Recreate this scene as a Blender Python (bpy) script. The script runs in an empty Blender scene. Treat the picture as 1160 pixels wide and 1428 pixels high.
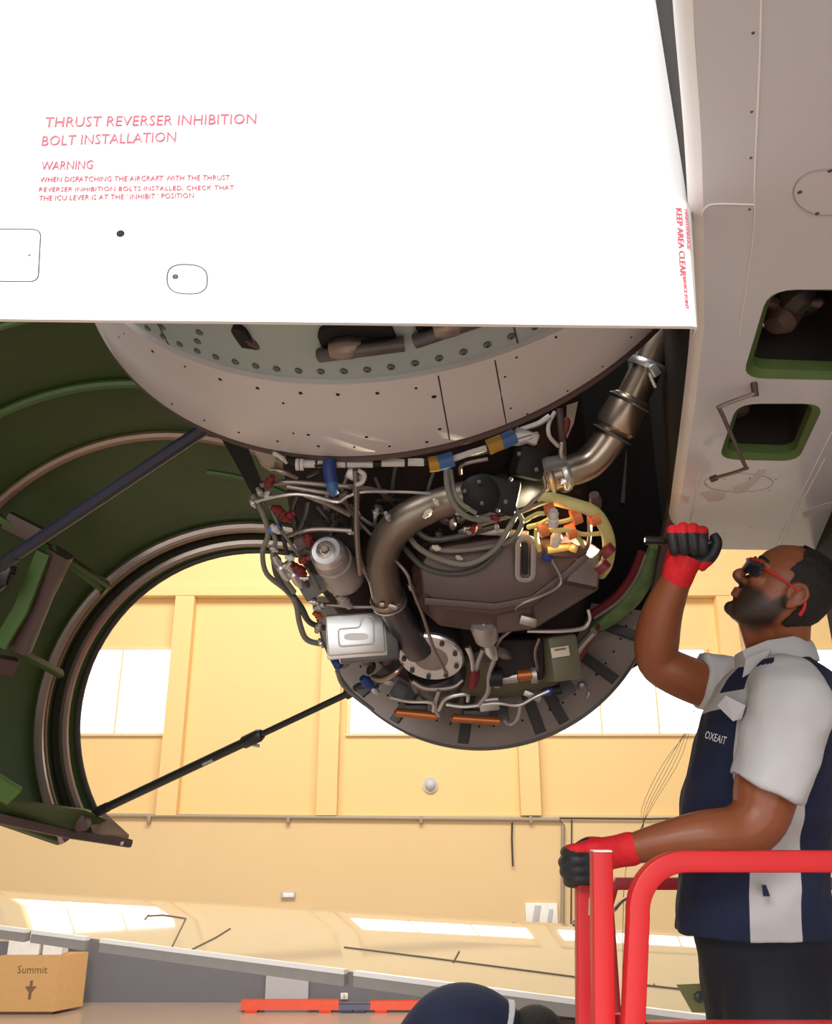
import bpy, bmesh, math, random
from mathutils import Vector, Matrix
from mathutils.geometry import tessellate_polygon
C = bpy.context.scene
COL = C.collection
random.seed(7)
# ---------------------------------------------------------------- camera, light, exposure
TH = math.radians(19); FPX = 1200.0; H = 4.0
cam = bpy.data.cameras.new('camera'); co = bpy.data.objects.new('camera', cam); COL.objects.link(co)
cam.sensor_fit = 'VERTICAL'; cam.sensor_height = 36; cam.lens = FPX/1428*36; cam.clip_start = 0.05
co.location = (0, 0, H); co.rotation_euler = (math.pi/2 + TH, 0, 0)
C.camera = co
C.view_settings.view_transform = 'Standard'; C.view_settings.look = 'None'
C.view_settings.exposure = 0.0; C.view_settings.gamma = 1
C.view_settings.use_curve_mapping = False
w = bpy.data.worlds.new('hangar_ambient'); C.world = w; w.use_nodes = True
w.node_tree.nodes['Background'].inputs[0].default_value = (1, .96, .92, 1)
w.node_tree.nodes['Background'].inputs[1].default_value = 0.38

def area(name, loc, target, size, power, color=(1, 1, 1), size_y=None):
    l = bpy.data.lights.new(name, 'AREA'); l.energy = power; l.color = color; l.size = size
    if size_y: l.shape = 'RECTANGLE'; l.size_y = size_y
    o = bpy.data.objects.new(name, l); COL.objects.link(o); o.location = loc
    o.rotation_euler = (Vector(target) - Vector(loc)).to_track_quat('-Z', 'Y').to_euler()
    return o
area('hangar_door_daylight', (-3.5, -6.0, 10.0), (0, 1.6, 4.6), 5, 1350, (1, .98, .96))
area('front_fill', (-1.5, -11, 3.2), (0.2, 3, 4), 14, 700, (1, .97, .94), 6)  # unseen fill added behind the camera to lift engine and man
area('wall_fill', (-1, 10, 15.0), (-1, 21.3, 4.5), 14, 2700, (1, .93, .84), 4)  # unseen overhead fill added to brighten the far wall

# ---------------------------------------------------------------- helpers
RV = Vector((1, 0, 0)); UV = Vector((0, -math.sin(TH), math.cos(TH))); FV = Vector((0, math.cos(TH), math.sin(TH)))
O0 = Vector((0, 0, H))
def P(px, py, d): return O0 + d*((px-580)/FPX*RV + (714-py)/FPX*UV + FV)
def K(d): return d/FPX                                   # metres per photo pixel at depth d
AX = Vector((.235, 1.081, -.067)).normalized()           # engine's long axis
AR = AX.cross(Vector((0, 0, 1))).normalized(); AU = AR.cross(AX)
YW = 21.3                                                # distance of the far wall
def W(px, py, Y=YW):
    v = (px-580)/FPX*RV + (714-py)/FPX*UV + FV
    return O0 + v*(Y/v.y)

def mat(name, col, rough=.5, metal=0, var=.12, scale=8, bump=0, emit=None, estr=1, coat=0, spec=.5):
    m = bpy.data.materials.new(name); m.use_nodes = True; n = m.node_tree; b = n.nodes['Principled BSDF']
    b.inputs['Roughness'].default_value = rough; b.inputs['Metallic'].default_value = metal
    b.inputs['Specular IOR Level'].default_value = spec
    b.inputs['Coat Weight'].default_value = coat; b.inputs['Coat Roughness'].default_value = .05
    c = (*col, 1)
    b.inputs['Base Color'].default_value = c
    if var or bump:
        tc = n.nodes.new('ShaderNodeTexCoord'); no = n.nodes.new('ShaderNodeTexNoise')
        no.inputs['Scale'].default_value = scale; no.inputs['Detail'].default_value = 5
        n.links.new(tc.outputs['Object'], no.inputs['Vector'])
        mx = n.nodes.new('ShaderNodeMix'); mx.data_type = 'RGBA'
        mx.inputs[6].default_value = tuple(max(0, x*(1-var)) for x in col)+(1,)
        mx.inputs[7].default_value = tuple(min(1, x*(1+var)) for x in col)+(1,)
        n.links.new(no.outputs['Fac'], mx.inputs[0]); n.links.new(mx.outputs[2], b.inputs['Base Color'])
        if bump:
            bp = n.nodes.new('ShaderNodeBump'); bp.inputs['Strength'].default_value = bump; bp.inputs['Distance'].default_value = .01
            n.links.new(no.outputs['Fac'], bp.inputs['Height']); n.links.new(bp.outputs[0], b.inputs['Normal'])
    if emit:
        b.inputs['Emission Color'].default_value = (*emit, 1); b.inputs['Emission Strength'].default_value = estr
    return m
M = {}
def dm(k, *a, **kw): M[k] = mat(k, *a, **kw)
dm('white_paint', (.93, .93, .94), .35, var=.01)
dm('shade_glint_white', (.62, .60, .58), .5, var=.04)  # shade of the door's rolled edge, and window reflections, as paint
dm('seam_grey', (.07, .07, .07), .6)
dm('red_print', (.72, .10, .16), .6, var=.1)
dm('black_hole', (.006, .006, .006), .8, var=0)
dm('rubber', (.022, .017, .015), .8, spec=.2)
dm('band_grey', (.66, .65, .685), .45, var=.05, scale=5)
dm('teal_primer', (.36, .45, .46), .35, var=.12, scale=6)
dm('rivet_steel', (.16, .17, .18), .4, .6)
dm('core_dark', (.022, .014, .014), .75, var=.4, scale=14, spec=.25)
dm('disc_brown', (.25, .20, .178), .5, .0, var=.25, scale=10)
dm('rib_dark', (.045, .04, .038), .5)
dm('bronze_duct', (.37, .30, .24), .28, .9, var=.15, scale=5)
dm('bronze_dull', (.22, .18, .145), .40, .8, var=.2, scale=5)
dm('duct_dark', (.12, .115, .12), .35, .8, var=.2)
dm('silver', (.62, .62, .63), .3, .85, var=.1, scale=30)
dm('silver_dull', (.42, .40, .39), .4, .7, var=.15, scale=20)
dm('steel_tube', (.28, .235, .215), .33, .8, var=.1)
dm('black_part', (.009, .009, .010), .55, spec=.3)
dm('shade_black', (.006, .005, .005), .9, spec=.1)  # near black, holds the shade of the engine bay
dm('tank_maroon', (.078, .044, .040), .42, .3, var=.2, scale=7)
dm('tank_lit', (.16, .125, .12), .35, .5, var=.2)  # paler tank colour for its lit bevel
dm('hose_grey', (.17, .17, .145), .55)
dm('hose_dark', (.06, .06, .055), .5)
dm('hose_yellow', (.55, .50, .20), .5, var=.15, scale=20)
dm('gold', (.85, .55, .16), .3, .8)
dm('orange', (.62, .17, .05), .45)
dm('copper', (.40, .125, .035), .35, .5, var=.2, scale=20)
dm('red_part', (.15, .012, .016), .5)
dm('blue_tag', (.012, .035, .19), .5)
dm('blue_light', (.04, .12, .30), .5)
dm('amber_tag', (.40, .21, .02), .5)
dm('white_plastic', (.56, .55, .53), .4)
dm('olive', (.125, .118, .07), .5)
dm('olive_plate', (.36, .38, .17), .5)
dm('label_cream', (.62, .58, .47), .6)
dm('green_primer', (.045, .080, .020), .42, var=.3, scale=5)
dm('green_bright', (.055, .12, .022), .45, var=.2)
dm('green_pale', (.12, .20, .075), .5, var=.6, scale=25)
dm('green_rim', (.085, .145, .04), .5, var=.35, scale=12)
dm('duct_tan', (.26, .175, .12), .4, .4, var=.2)
dm('rail_metal', (.34, .29, .26), .3, .8, var=.15)
dm('bracket_maroon', (.09, .055, .05), .5, .2)
dm('rod_navy', (.012, .012, .025), .28)
dm('rod_black', (.012, .012, .012), .35)
dm('under_grey', (.64, .655, .70), .25, var=.04, scale=3, coat=.3)
dm('under_seam', (.34, .31, .29), .5)
dm('under_light', (.85, .83, .82), .4)
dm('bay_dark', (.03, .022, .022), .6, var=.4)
dm('wall_yellow', (.82, .575, .26), .8, var=.025, scale=1.2)
dm('wall_lower', (.74, .54, .285), .8, var=.03, scale=1.0)
dm('dado_grey', (.17, .165, .18), .7, var=.05)
dm('pale_panel', (.50, .50, .51), .7, var=.03)
dm('pane_daylight', (.9, .9, .9), .4, var=0, emit=(1, .99, .97), estr=3.2)
dm('frame_cream', (.75, .6, .35), .6)
dm('floor', (.45, .35, .27), .22, var=.12, scale=.6)
dm('pipe_grey', (.33, .27, .2), .5)
dm('wing_cream', (.47, .40, .285), .05, var=.02, spec=.9)
dm('wing_edge', (.88, .87, .85), .25, var=.02)
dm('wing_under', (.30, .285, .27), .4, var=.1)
dm('wing_gap', (.12, .09, .05), .6)
dm('cardboard', (.62, .36, .15), .8, var=.08)
dm('cardboard_print', (.20, .11, .05), .8)
dm('foam_white', (.85, .83, .78), .7)
dm('barrier_red', (.72, .07, .02), .5)
dm('barrier_blue', (.05, .05, .10), .5)
dm('lift_red', (.60, .020, .024), .42, var=.05, scale=9, spec=.35)
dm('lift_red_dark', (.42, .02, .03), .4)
dm('plate_grey', (.13, .13, .13), .5)
dm('deck_grey', (.25, .25, .25), .6)
dm('skin', (.26, .078, .031), .45, var=.14, scale=25, bump=.12)
dm('beard', (.022, .014, .011), .8, var=.4, scale=60)
dm('hair', (.012, .009, .008), .75, var=.5, scale=70, bump=.5)
dm('eye_white', (.45, .40, .36), .2); dm('iris', (.03, .015, .01), .2)
dm('lip', (.22, .075, .055), .5)
dm('cloth_grey', (.56, .56, .575), .85, var=.05, scale=14, bump=.10)
dm('cloth_navy', (.008, .014, .048), .8, var=.2, scale=14, bump=.15)
dm('trouser_navy', (.008, .010, .018), .85, var=.25, bump=.15)
dm('boot_black', (.01, .01, .01), .5)
dm('glove_red', (.72, .012, .022), .75, var=.15, scale=60, bump=.3)
dm('glove_black', (.018, .02, .024), .55, var=.3, scale=40, bump=.2)
dm('badge_green', (.09, .16, .05), .5)
dm('lens_dark', (.02, .02, .03), .08)
dm('lens_glow', (1, 1, 1), .3, var=0, emit=(1, .93, .75), estr=2.5)
dm('wire_dark', (.05, .045, .04), .6)

def blend_attr(name, attr_name, other, soft):
    m = M[name]; n = m.node_tree; b = n.nodes['Principled BSDF']
    src = b.inputs['Base Color'].links[0].from_socket
    at = n.nodes.new('ShaderNodeAttribute'); at.attribute_name = attr_name
    fac = at.outputs['Fac']
    mp = n.nodes.new('ShaderNodeMapRange'); mp.inputs['From Min'].default_value = -soft if soft < .01 else 0; mp.inputs['From Max'].default_value = soft if soft < .01 else 1
    n.links.new(fac, mp.inputs['Value'])
    mx = n.nodes.new('ShaderNodeMix'); mx.data_type = 'RGBA'; mx.inputs[7].default_value = (*other, 1)
    n.links.new(mp.outputs['Result'], mx.inputs[0]); n.links.new(src, mx.inputs[6]); n.links.new(mx.outputs[2], b.inputs['Base Color'])
M['cloth_polo'] = mat('cloth_polo', (.56, .56, .575), .85, var=.05, scale=14, bump=.10)
blend_attr('cloth_polo', 'navy', (.008, .014, .048), .0008)
blend_attr('skin', 'stubble', (.020, .013, .010), 1)

def bm_obj(name, bm, m, parent=None, smooth=True, mods=True):
    bmesh.ops.recalc_face_normals(bm, faces=bm.faces[:])
    me = bpy.data.meshes.new(name); bm.to_mesh(me); bm.free()
    for k in (m if isinstance(m, (list, tuple)) else [m]): me.materials.append(M[k])
    if smooth:
        me.polygons.foreach_set('use_smooth', [True]*len(me.polygons))
        try: me.set_sharp_from_angle(angle=math.radians(38))
        except Exception: pass
    o = bpy.data.objects.new(name, me); COL.objects.link(o)
    if parent: setpar(o, parent)
    return o
def setpar(o, p):
    o.parent = p
    if p.type == 'EMPTY': o.matrix_parent_inverse = Matrix.Translation(-p.location)
def tag(o, label, cat, group=None, kind=None):
    if label: o['label'] = label
    if cat: o['category'] = cat
    if group: o['group'] = group
    if kind: o['kind'] = kind
    return o
def thing(name, loc, label, cat, group=None):
    o = bpy.data.objects.new(name, None); COL.objects.link(o); o.location = loc; o.empty_display_size = .1
    return tag(o, label, cat, group)
def struct(name, bm, m, smooth=False):
    o = bm_obj(name, bm, m, None, smooth); o['kind'] = 'structure'; return o

def cat(pts, n=6):
    pts = [Vector(p) for p in pts]
    if len(pts) < 3: return pts
    out = []; q = [pts[0]*2-pts[1]]+pts+[pts[-1]*2-pts[-2]]
    for i in range(1, len(q)-2):
        a, b, c, d = q[i-1:i+3]
        for k in range(n):
            t = k/n
            out.append(.5*((2*b)+(c-a)*t+(2*a-5*b+4*c-d)*t*t+(3*b-a-3*c+d)*t**3))
    out.append(pts[-1]); return out
def catf(v, n=6):
    return [x.x for x in cat([Vector((a, 0, 0)) for a in v], n)] if len(v) > 2 else list(v)
def sweep(bm, pts, secs, cap=True, up=None, closed=False):
    """sweep cross sections (2-D lists) along points with parallel transport"""
    pts = [Vector(p) for p in pts]; n = len(pts)
    tans = []
    for i in range(n):
        a = pts[max(i-1, 0)]; b = pts[min(i+1, n-1)]
        if closed: a = pts[(i-1) % n]; b = pts[(i+1) % n]
        t = (b-a); tans.append(t.normalized() if t.length > 1e-9 else Vector((0, 0, 1)))
    u = Vector(up) if up else (Vector((0, 0, 1)) if abs(tans[0].z) < .9 else Vector((1, 0, 0)))
    rings = []
    for i in range(n):
        t = tans[i]; u = (u-t*u.dot(t))
        if u.length < 1e-6: u = t.orthogonal()
        u.normalize(); v = t.cross(u)
        s = secs[i] if isinstance(secs[0][0], (list, tuple)) else secs
        rings.append([bm.verts.new(pts[i]+u*y+v*x) for x, y in s])
    m = len(rings[0])
    rr = list(range(n-1))+([n-1] if closed else [])
    for i in rr:
        a, b = rings[i], rings[(i+1) % n]
        for k in range(m): bm.faces.new((a[k], a[(k+1) % m], b[(k+1) % m], b[k]))
    if cap and not closed:
        bm.faces.new(rings[0][::-1]); bm.faces.new(rings[-1])
    return rings
def circ(r, n=10, ry=None, e=2.0):
    ry = r if ry is None else ry; out = []
    for k in range(n):
        a = 2*math.pi*k/n; c, s = math.cos(a), math.sin(a)
        out.append((r*math.copysign(abs(c)**(2/e), c), ry*math.copysign(abs(s)**(2/e), s)))
    return out
def tube(bm, pts, r, n=9, smooth=5, cap=True, up=None):
    if smooth and len(pts) > 2:
        rl = catf(r, smooth) if isinstance(r, (list, tuple)) else r
        pts = cat(pts, smooth); r = rl
    if not isinstance(r, (list, tuple)): r = [r]*len(pts)
    sweep(bm, pts, [circ(max(x, 1e-4), n) for x in r], cap, up)
def ptube(bm, q, n=9, smooth=5, cap=True):
    tube(bm, [P(a, b, d) for a, b, d, r in q], [r*K(d) for a, b, d, r in q], n, smooth, cap)
def lathe(bm, o, ax, prof, n=24, a0=0, a1=2*math.pi, ref=None, cap=True):
    o = Vector(o); ax = Vector(ax).normalized()
    u = Vector(ref) if ref else ax.orthogonal(); u = (u-ax*u.dot(ax)).normalized(); v = ax.cross(u)
    full = abs(a1-a0-2*math.pi) < 1e-6
    N = n if full else n+1; rings = []
    for s, r in prof:
        rings.append([bm.verts.new(o+ax*s+(u*math.cos(a0+(a1-a0)*k/n)+v*math.sin(a0+(a1-a0)*k/n))*r) for k in range(N)])
    for i in range(len(rings)-1):
        for k in range(N if full else N-1):
            a, b = rings[i], rings[i+1]; k2 = (k+1) % N
            bm.faces.new((a[k], a[k2], b[k2], b[k]))
    if full and cap:
        if prof[0][1] > 1e-5: bm.faces.new(rings[0][::-1])
        if prof[-1][1] > 1e-5: bm.faces.new(rings[-1])
    return rings
def box(bm, c, ax, ay, az, sx, sy, sz, bev=0):
    c = Vector(c); vs = []
    b2 = bmesh.new()
    for i in (-1, 1):
        for j in (-1, 1):
            for k in (-1, 1): vs.append(b2.verts.new(c+ax*(i*sx/2)+ay*(j*sy/2)+az*(k*sz/2)))
    for f in ((0, 1, 3, 2), (4, 6, 7, 5), (0, 4, 5, 1), (2, 3, 7, 6), (0, 2, 6, 4), (1, 5, 7, 3)):
        b2.faces.new([vs[i] for i in f])
    if bev: bmesh.ops.bevel(b2, geom=b2.edges[:], offset=bev, segments=2, profile=.5, affect='EDGES')
    me = bpy.data.meshes.new('t'); b2.to_mesh(me); b2.free(); bm.from_mesh(me); bpy.data.meshes.remove(me)
def abox(bm, x0, x1, y0, y1, z0, z1, bev=0):
    box(bm, ((x0+x1)/2, (y0+y1)/2, (z0+z1)/2), Vector((1, 0, 0)), Vector((0, 1, 0)), Vector((0, 0, 1)), x1-x0, y1-y0, z1-z0, bev)
def pbox(bm, px, py, d, wp, hp, dep, roll=0, yaw=0, pitch=0, bev=.003):
    """box centred on a photo point at depth d, turned about the view axes"""
    m = Matrix.Rotation(math.radians(roll), 3, FV) @ Matrix.Rotation(math.radians(yaw), 3, UV) @ Matrix.Rotation(math.radians(pitch), 3, RV)
    box(bm, P(px, py, d), m@RV, m@UV, m@FV, wp*K(d), hp*K(d), dep, bev)
def ball(bm, c, r, rx=1, ry=1, rz=1, n=12):
    mt = Matrix.Translation(c) @ Matrix.Diagonal((r*rx, r*ry, r*rz, 1))
    bmesh.ops.create_uvsphere(bm, u_segments=n, v_segments=max(6, n*2//3), radius=1, matrix=mt)
def prism(bm, front, back):
    a = [bm.verts.new(p) for p in front]; b = [bm.verts.new(p) for p in back]; n = len(a)
    bm.faces.new(a); bm.faces.new(b[::-1])
    for k in range(n): bm.faces.new((a[k], b[k], b[(k+1) % n], a[(k+1) % n]))
def rpoly(pts, r, n=5):
    """round the corners of a polygon of Vectors"""
    out = []; N = len(pts)
    for i in range(N):
        p = pts[i]; a = (pts[i-1]-p); b = (pts[(i+1) % N]-p)
        ra = min(r, a.length*.45); rb = min(r, b.length*.45)
        s = p+a.normalized()*ra; e = p+b.normalized()*rb
        for k in range(n+1):
            t = k/n; out.append(s*(1-t)**2+p*2*t*(1-t)+e*t*t)
    return out
def part(parent, name, m, fn, smooth=True, label=None):
    bm = bmesh.new(); fn(bm); o = bm_obj(name, bm, m, parent, smooth)
    if label: o['label'] = label
    return o
def text_on(body, name, m, parent, o, xd, nrm, width=None, height=None, off=.0012, space=1.0, squash=None):
    c = bpy.data.curves.new('t', 'FONT'); c.body = body; c.extrude = .004; c.space_character = space; c.resolution_u = 2
    t = bpy.data.objects.new('t', c); COL.objects.link(t)
    dg = bpy.context.evaluated_depsgraph_get(); dg.update()
    me = bpy.data.meshes.new_from_object(t.evaluated_get(dg)); bpy.data.objects.remove(t); bpy.data.curves.remove(c)
    xs = [v.co.x for v in me.vertices]; ys = [v.co.y for v in me.vertices]
    x0, x1, y0, y1 = min(xs), max(xs), min(ys), max(ys)
    xd = Vector(xd).normalized(); nrm = Vector(nrm).normalized(); yd = nrm.cross(xd).normalized()
    sx = width/(x1-x0) if width else height/(y1-y0); sy = height/(y1-y0) if height else sx
    for v in me.vertices:
        q = v.co.copy(); v.co = Vector(o)+xd*(q.x-x0)*sx+yd*(q.y-y0)*sy+nrm*(off+q.z*.1)
    me.materials.clear(); me.materials.append(M[m]); me.name = name
    ob = bpy.data.objects.new(name, me); COL.objects.link(ob)
    if parent: setpar(ob, parent)
    return ob
def remesh(o, vox, smooth=2, folds=0, size=.12):
    md = o.modifiers.new('r', 'REMESH'); md.mode = 'VOXEL'; md.voxel_size = vox
    if smooth:
        s = o.modifiers.new('s', 'SMOOTH'); s.factor = .5; s.iterations = smooth
    if folds:
        tx = bpy.data.textures.new('folds', 'CLOUDS'); tx.noise_scale = size; tx.noise_depth = 1
        dp = o.modifiers.new('d', 'DISPLACE'); dp.texture = tx; dp.strength = folds; dp.mid_level = .5; dp.texture_coords = 'LOCAL'
    dg = bpy.context.evaluated_depsgraph_get(); dg.update()
    me = bpy.data.meshes.new_from_object(o.evaluated_get(dg)); o.modifiers.clear()
    mats = [m for m in o.data.materials]; old = o.data; o.data = me; me.name = old.name
    bpy.data.meshes.remove(old)
    me.materials.clear()
    for m in mats: me.materials.append(m)
    me.polygons.foreach_set('use_smooth', [True]*len(me.polygons)); me.polygons.foreach_set('material_index', [0]*len(me.polygons))
    return o

# ================================================================ SETTING
bm = bmesh.new(); abox(bm, -30, 30, -25, 21.6, -.2, 0); struct('floor', bm, 'floor')
zt = W(600, 832).z; zp = W(600, 1137).z; zd = W(200, 1312).z
bm = bmesh.new(); abox(bm, -22, 22, 21.42, 21.7, 0, 15.5); struct('wall_back', bm, 'wall_yellow')
bm = bmesh.new(); abox(bm, -22, 22, 21.24, 21.42, zd, zp); struct('trim_1', bm, 'wall_lower')
bm = bmesh.new(); abox(bm, -22, 22, 21.20, 21.42, 0, zd); struct('baseboard_back', bm, 'dado_grey')
bm = bmesh.new(); abox(bm, -22, 22, 21.10, 21.42, zt-.02, zt+.24, .02); abox(bm, -22, 22, 21.28, 21.42, zt+.24, 15.5); struct('trim_2', bm, 'wall_yellow')
n = 3
for px, py in ((237, 1100), (457, 1100), (738, 1100), (1010, 850), (5, 1100), (1330, 1100)):
    x = W(px, py).x
    bm = bmesh.new(); abox(bm, x-.235, x+.235, 21.12, 21.42, zp, zt); struct('trim_%d' % n, bm, 'wall_yellow'); n += 1
# wall windows: frame, mullion and two or three lit panes
za, zb = W(200, 1022).z, W(200, 906).z
def window(i, xs, broken=0):
    t = thing('window_%d' % i, (0, 21.4, za), None, None); del_keys(t); t['kind'] = 'structure'
    bmf = bmesh.new(); x0, x1 = xs[0], xs[-1]
    abox(bmf, x0-.07, x1+.07, 21.34, 21.42, za-.07, za, .01); abox(bmf, x0-.07, x1+.07, 21.34, 21.42, zb, zb+.07, .01)
    for k, x in enumerate(xs):
        h = .05 if k in (0, len(xs)-1) else .025
        abox(bmf, x-h, x+h, 21.34, 21.42, za, zb, .01)
    bm_obj('window_frame', bmf, 'frame_cream', t, False)
    for a, b in zip(xs, xs[1:]):
        part(t, 'pane', 'pane_daylight', lambda q: abox(q, a+.03, b-.03, 21.37, 21.41, za, zb), False)
def del_keys(o):
    for k in list(o.keys()): del o[k]
wx = lambda px: W(px, 960).x
window(1, [wx(20), wx(93), wx(165), wx(239)])
window(2, [wx(487), wx(566), wx(646), wx(724)])
window(3, [wx(757), wx(836), wx(915), wx(990)])
window(4, [wx(1040), wx(1110), wx(1180)])
# conduit, sensor, notice board, louvre on the wall
t = thing('conduit_pipe', (W(500, 1139)), 'thin grey conduit running along the top of the lower wall and down one side', 'pipe')
part(t, 'pipe_run', 'pipe_grey', lambda b: tube(b, [W(60, 1136, 21.17), W(780, 1143, 21.17), W(785, 1150, 21.17), W(784, 1302, 21.17)], .045, 8, 0))
part(t, 'cable', 'wire_dark', lambda b: tube(b, [W(780, 1141, 21.17), W(905, 1142, 21.17), W(1000, 1140, 21.17)], .025, 6, 0))
part(t, 'cable', 'wire_dark', lambda b: tube(b, [W(797, 1143, 21.2), W(796, 1306, 21.2)], .016, 6, 0))
part(t, 'hanging_cable', 'wire_dark', lambda b: tube(b, [W(714, 1147, 21.16), W(713.5, 1170, 21.16), W(715, 1208, 21.16)], .022, 6, 0))
for px in (208, 402, 587, 740):
    part(t, 'bracket', 'pipe_grey', lambda b: box(b, W(px, 1143, 21.17), Vector((1, 0, 0)), Vector((0, 1, 0)), Vector((0, 0, 1)), .08, .1, .16, .01))
t = thing('wall_lamp', W(600, 1095, 21.4), 'small round pale bulkhead lamp on the yellow wall', 'lamp')
part(t, 'lamp_body', 'pale_panel', lambda b: lathe(b, W(600, 1095, 21.42), (0, -1, 0), [(0, .13), (.06, .13), (.12, .10), (.16, .05), (.17, 0)], 20))
part(t, 'lamp_band', 'pale_panel', lambda b: lathe(b, W(600, 1095, 21.42), (0, -1, 0), [(0, .18), (.05, .18), (.05, .13), (0, .13)], 20))
t = thing('socket_box', W(402, 1248, 21.2), 'small pale electrical box on the lower wall above the wing', 'socket')
part(t, 'box_body', 'pale_panel', lambda b: box(b, W(402, 1248, 21.2), Vector((1, 0, 0)), Vector((0, 1, 0)), Vector((0, 0, 1)), .32, .08, .14, .02))
part(t, 'cover', 'foam_white', lambda b: box(b, W(402, 1248, 21.155), Vector((1, 0, 0)), Vector((0, 1, 0)), Vector((0, 0, 1)), .24, .02, .09, .005))
t = thing('notice_board', W(755, 1276, 21.2), 'white notice sheets on the lower wall left of the red railing', 'sign')
part(t, 'board', 'foam_white', lambda b: box(b, W(755, 1276, 21.2), Vector((1, 0, 0)), Vector((0, 1, 0)), Vector((0, 0, 1)), .72, .06, .5, .01))
part(t, 'sheet', 'pale_panel', lambda b: box(b, W(748, 1276, 21.16), Vector((1, .0, 0)), Vector((0, 1, 0)), Vector((.2, 0, 1)).normalized(), .14, .02, .4, .002))
part(t, 'sheet', 'pale_panel', lambda b: box(b, W(767, 1278, 21.16), Vector((1, .0, 0)), Vector((0, 1, 0)), Vector((.2, 0, 1)).normalized(), .1, .02, .3, .002))
bm = bmesh.new(); box(bm, W(404, 1273, 21.2), Vector((1, 0, 0)), Vector((0, 1, 0)), Vector((0, 0, 1)), 1.05, .08, .2, .01)
tag(bm_obj('wall_plaque', bm, 'pale_panel', None, False), 'flat grey strip fixed low on the yellow wall just above the wing', 'plaque')
bm = bmesh.new(); xa, xb = W(370, 1380, 21.1).x, W(430, 1380, 21.1).x; abox(bm, xa, xb, 21.08, 21.2, 0, zd+.1, .01); struct('door_1', bm, 'pale_panel')
t = thing('wall_switch', W(480, 1389, 21.2), 'tiny white switch plate on the grey lower wall', 'switch')
part(t, 'plate', 'foam_white', lambda b: box(b, W(480, 1389, 21.18), Vector((1, 0, 0)), Vector((0, 1, 0)), Vector((0, 0, 1)), .16, .05, .12, .01))
part(t, 'rocker', 'pale_panel', lambda b: box(b, W(480, 1389, 21.15), Vector((1, 0, 0)), Vector((0, 1, 0)), Vector((0, 0, 1)), .05, .02, .07, .005))

# crate and red barriers at the foot of the wall
X, Y_, Z_ = Vector((1, 0, 0)), Vector((0, 1, 0)), Vector((0, 0, 1))
def crate():
    Yc = 20.0
    xl, xm, xr = W(-6, 1370, Yc).x, W(80, 1370, Yc).x, W(106, 1370, Yc).x
    h = W(50, 1333, Yc).z
    t = thing('cardboard_crate', (xl/2+xm/2, Yc, 0), 'big brown cardboard crate on the hangar floor by the grey wall', 'box')
    part(t, 'box_body', 'cardboard', lambda b: prism(b, [Vector((xl, Yc, .06)), Vector((xm, Yc, .06)), Vector((xr, Yc+.55, .06)), Vector((xl+.3, Yc+.55, .06))],
                                                    [Vector((xl, Yc, h)), Vector((xm, Yc, h)), Vector((xr, Yc+.55, h)), Vector((xl+.3, Yc+.55, h))]), False)
    part(t, 'pallet_foot', 'cardboard_print', lambda b: abox(b, xl+.05, xm-.05, Yc+.05, Yc+.5, 0, .06), False)
    text_on('Summit', 'print', 'cardboard_print', t, (xl+.42, Yc, h*.70), X, -Y_, width=.62, off=.004)
    part(t, 'arrow_mark', 'cardboard_print', lambda b: (prism(b, [Vector((xl+.62, Yc-.004, h*.48)), Vector((xl+.86, Yc-.004, h*.48)), Vector((xl+.74, Yc-.004, h*.34))],
        [Vector((xl+.62, Yc, h*.48)), Vector((xl+.86, Yc, h*.48)), Vector((xl+.74, Yc, h*.34))]), abox(b, xl+.71, xl+.77, Yc-.004, Yc, h*.26, h*.58)), False)
    for nm, a, c, hh, lab in (('foam_block', 8, 52, .40, 'wide white foam block on the left of the cardboard crate'), ('foam_block', 57, 84, .42, 'narrow white foam block on the right of the cardboard crate')):
        t2 = thing(nm, (W(a, 1330, Yc).x, Yc+.25, h), lab, 'packaging', 'foam blocks on the crate')
        x0, x1 = W(a, 1330, Yc).x, W(c, 1330, Yc).x
        part(t2, 'block', 'foam_white', lambda b: abox(b, x0, x1, Yc+.05, Yc+.45, h, h+hh, .02), False)
        part(t2, 'lid', 'foam_white', lambda b: abox(b, x0-.02, x1+.02, Yc+.03, Yc+.47, h+hh*.8, h+hh*.92, .01), False)
crate()
for nm, m, a, c, lab, z in (('floor_barrier', 'barrier_red', 335, 472, 'low red barrier beam on the floor, left one of two', .22), ('floor_barrier', 'barrier_red', 516, 640, 'low red barrier beam on the floor, right one of two', .20),
                            ('floor_beam', 'barrier_blue', 468, 520, 'short dark blue beam lying between two red barriers', .14)):
    Yb = 20.2; x0, x1 = W(a, 1408, Yb).x, W(c, 1408, Yb).x
    t = thing(nm, ((x0+x1)/2, Yb, 0), lab, 'barrier', 'barrier beams on the floor')
    part(t, 'beam', m, lambda b: prism(b, [Vector((x0, Yb, .05)), Vector((x0, Yb+.25, .05)), Vector((x0, Yb+.2, z)), Vector((x0, Yb+.05, z))], [Vector((x1, Yb, .05)), Vector((x1, Yb+.25, .05)), Vector((x1, Yb+.2, z)), Vector((x1, Yb+.05, z))]), False)
    for x in (x0+.1, x1-.4): part(t, 'foot', m, lambda b: abox(b, x, x+.25, Yb-.05, Yb+.3, 0, .05), False)

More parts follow.
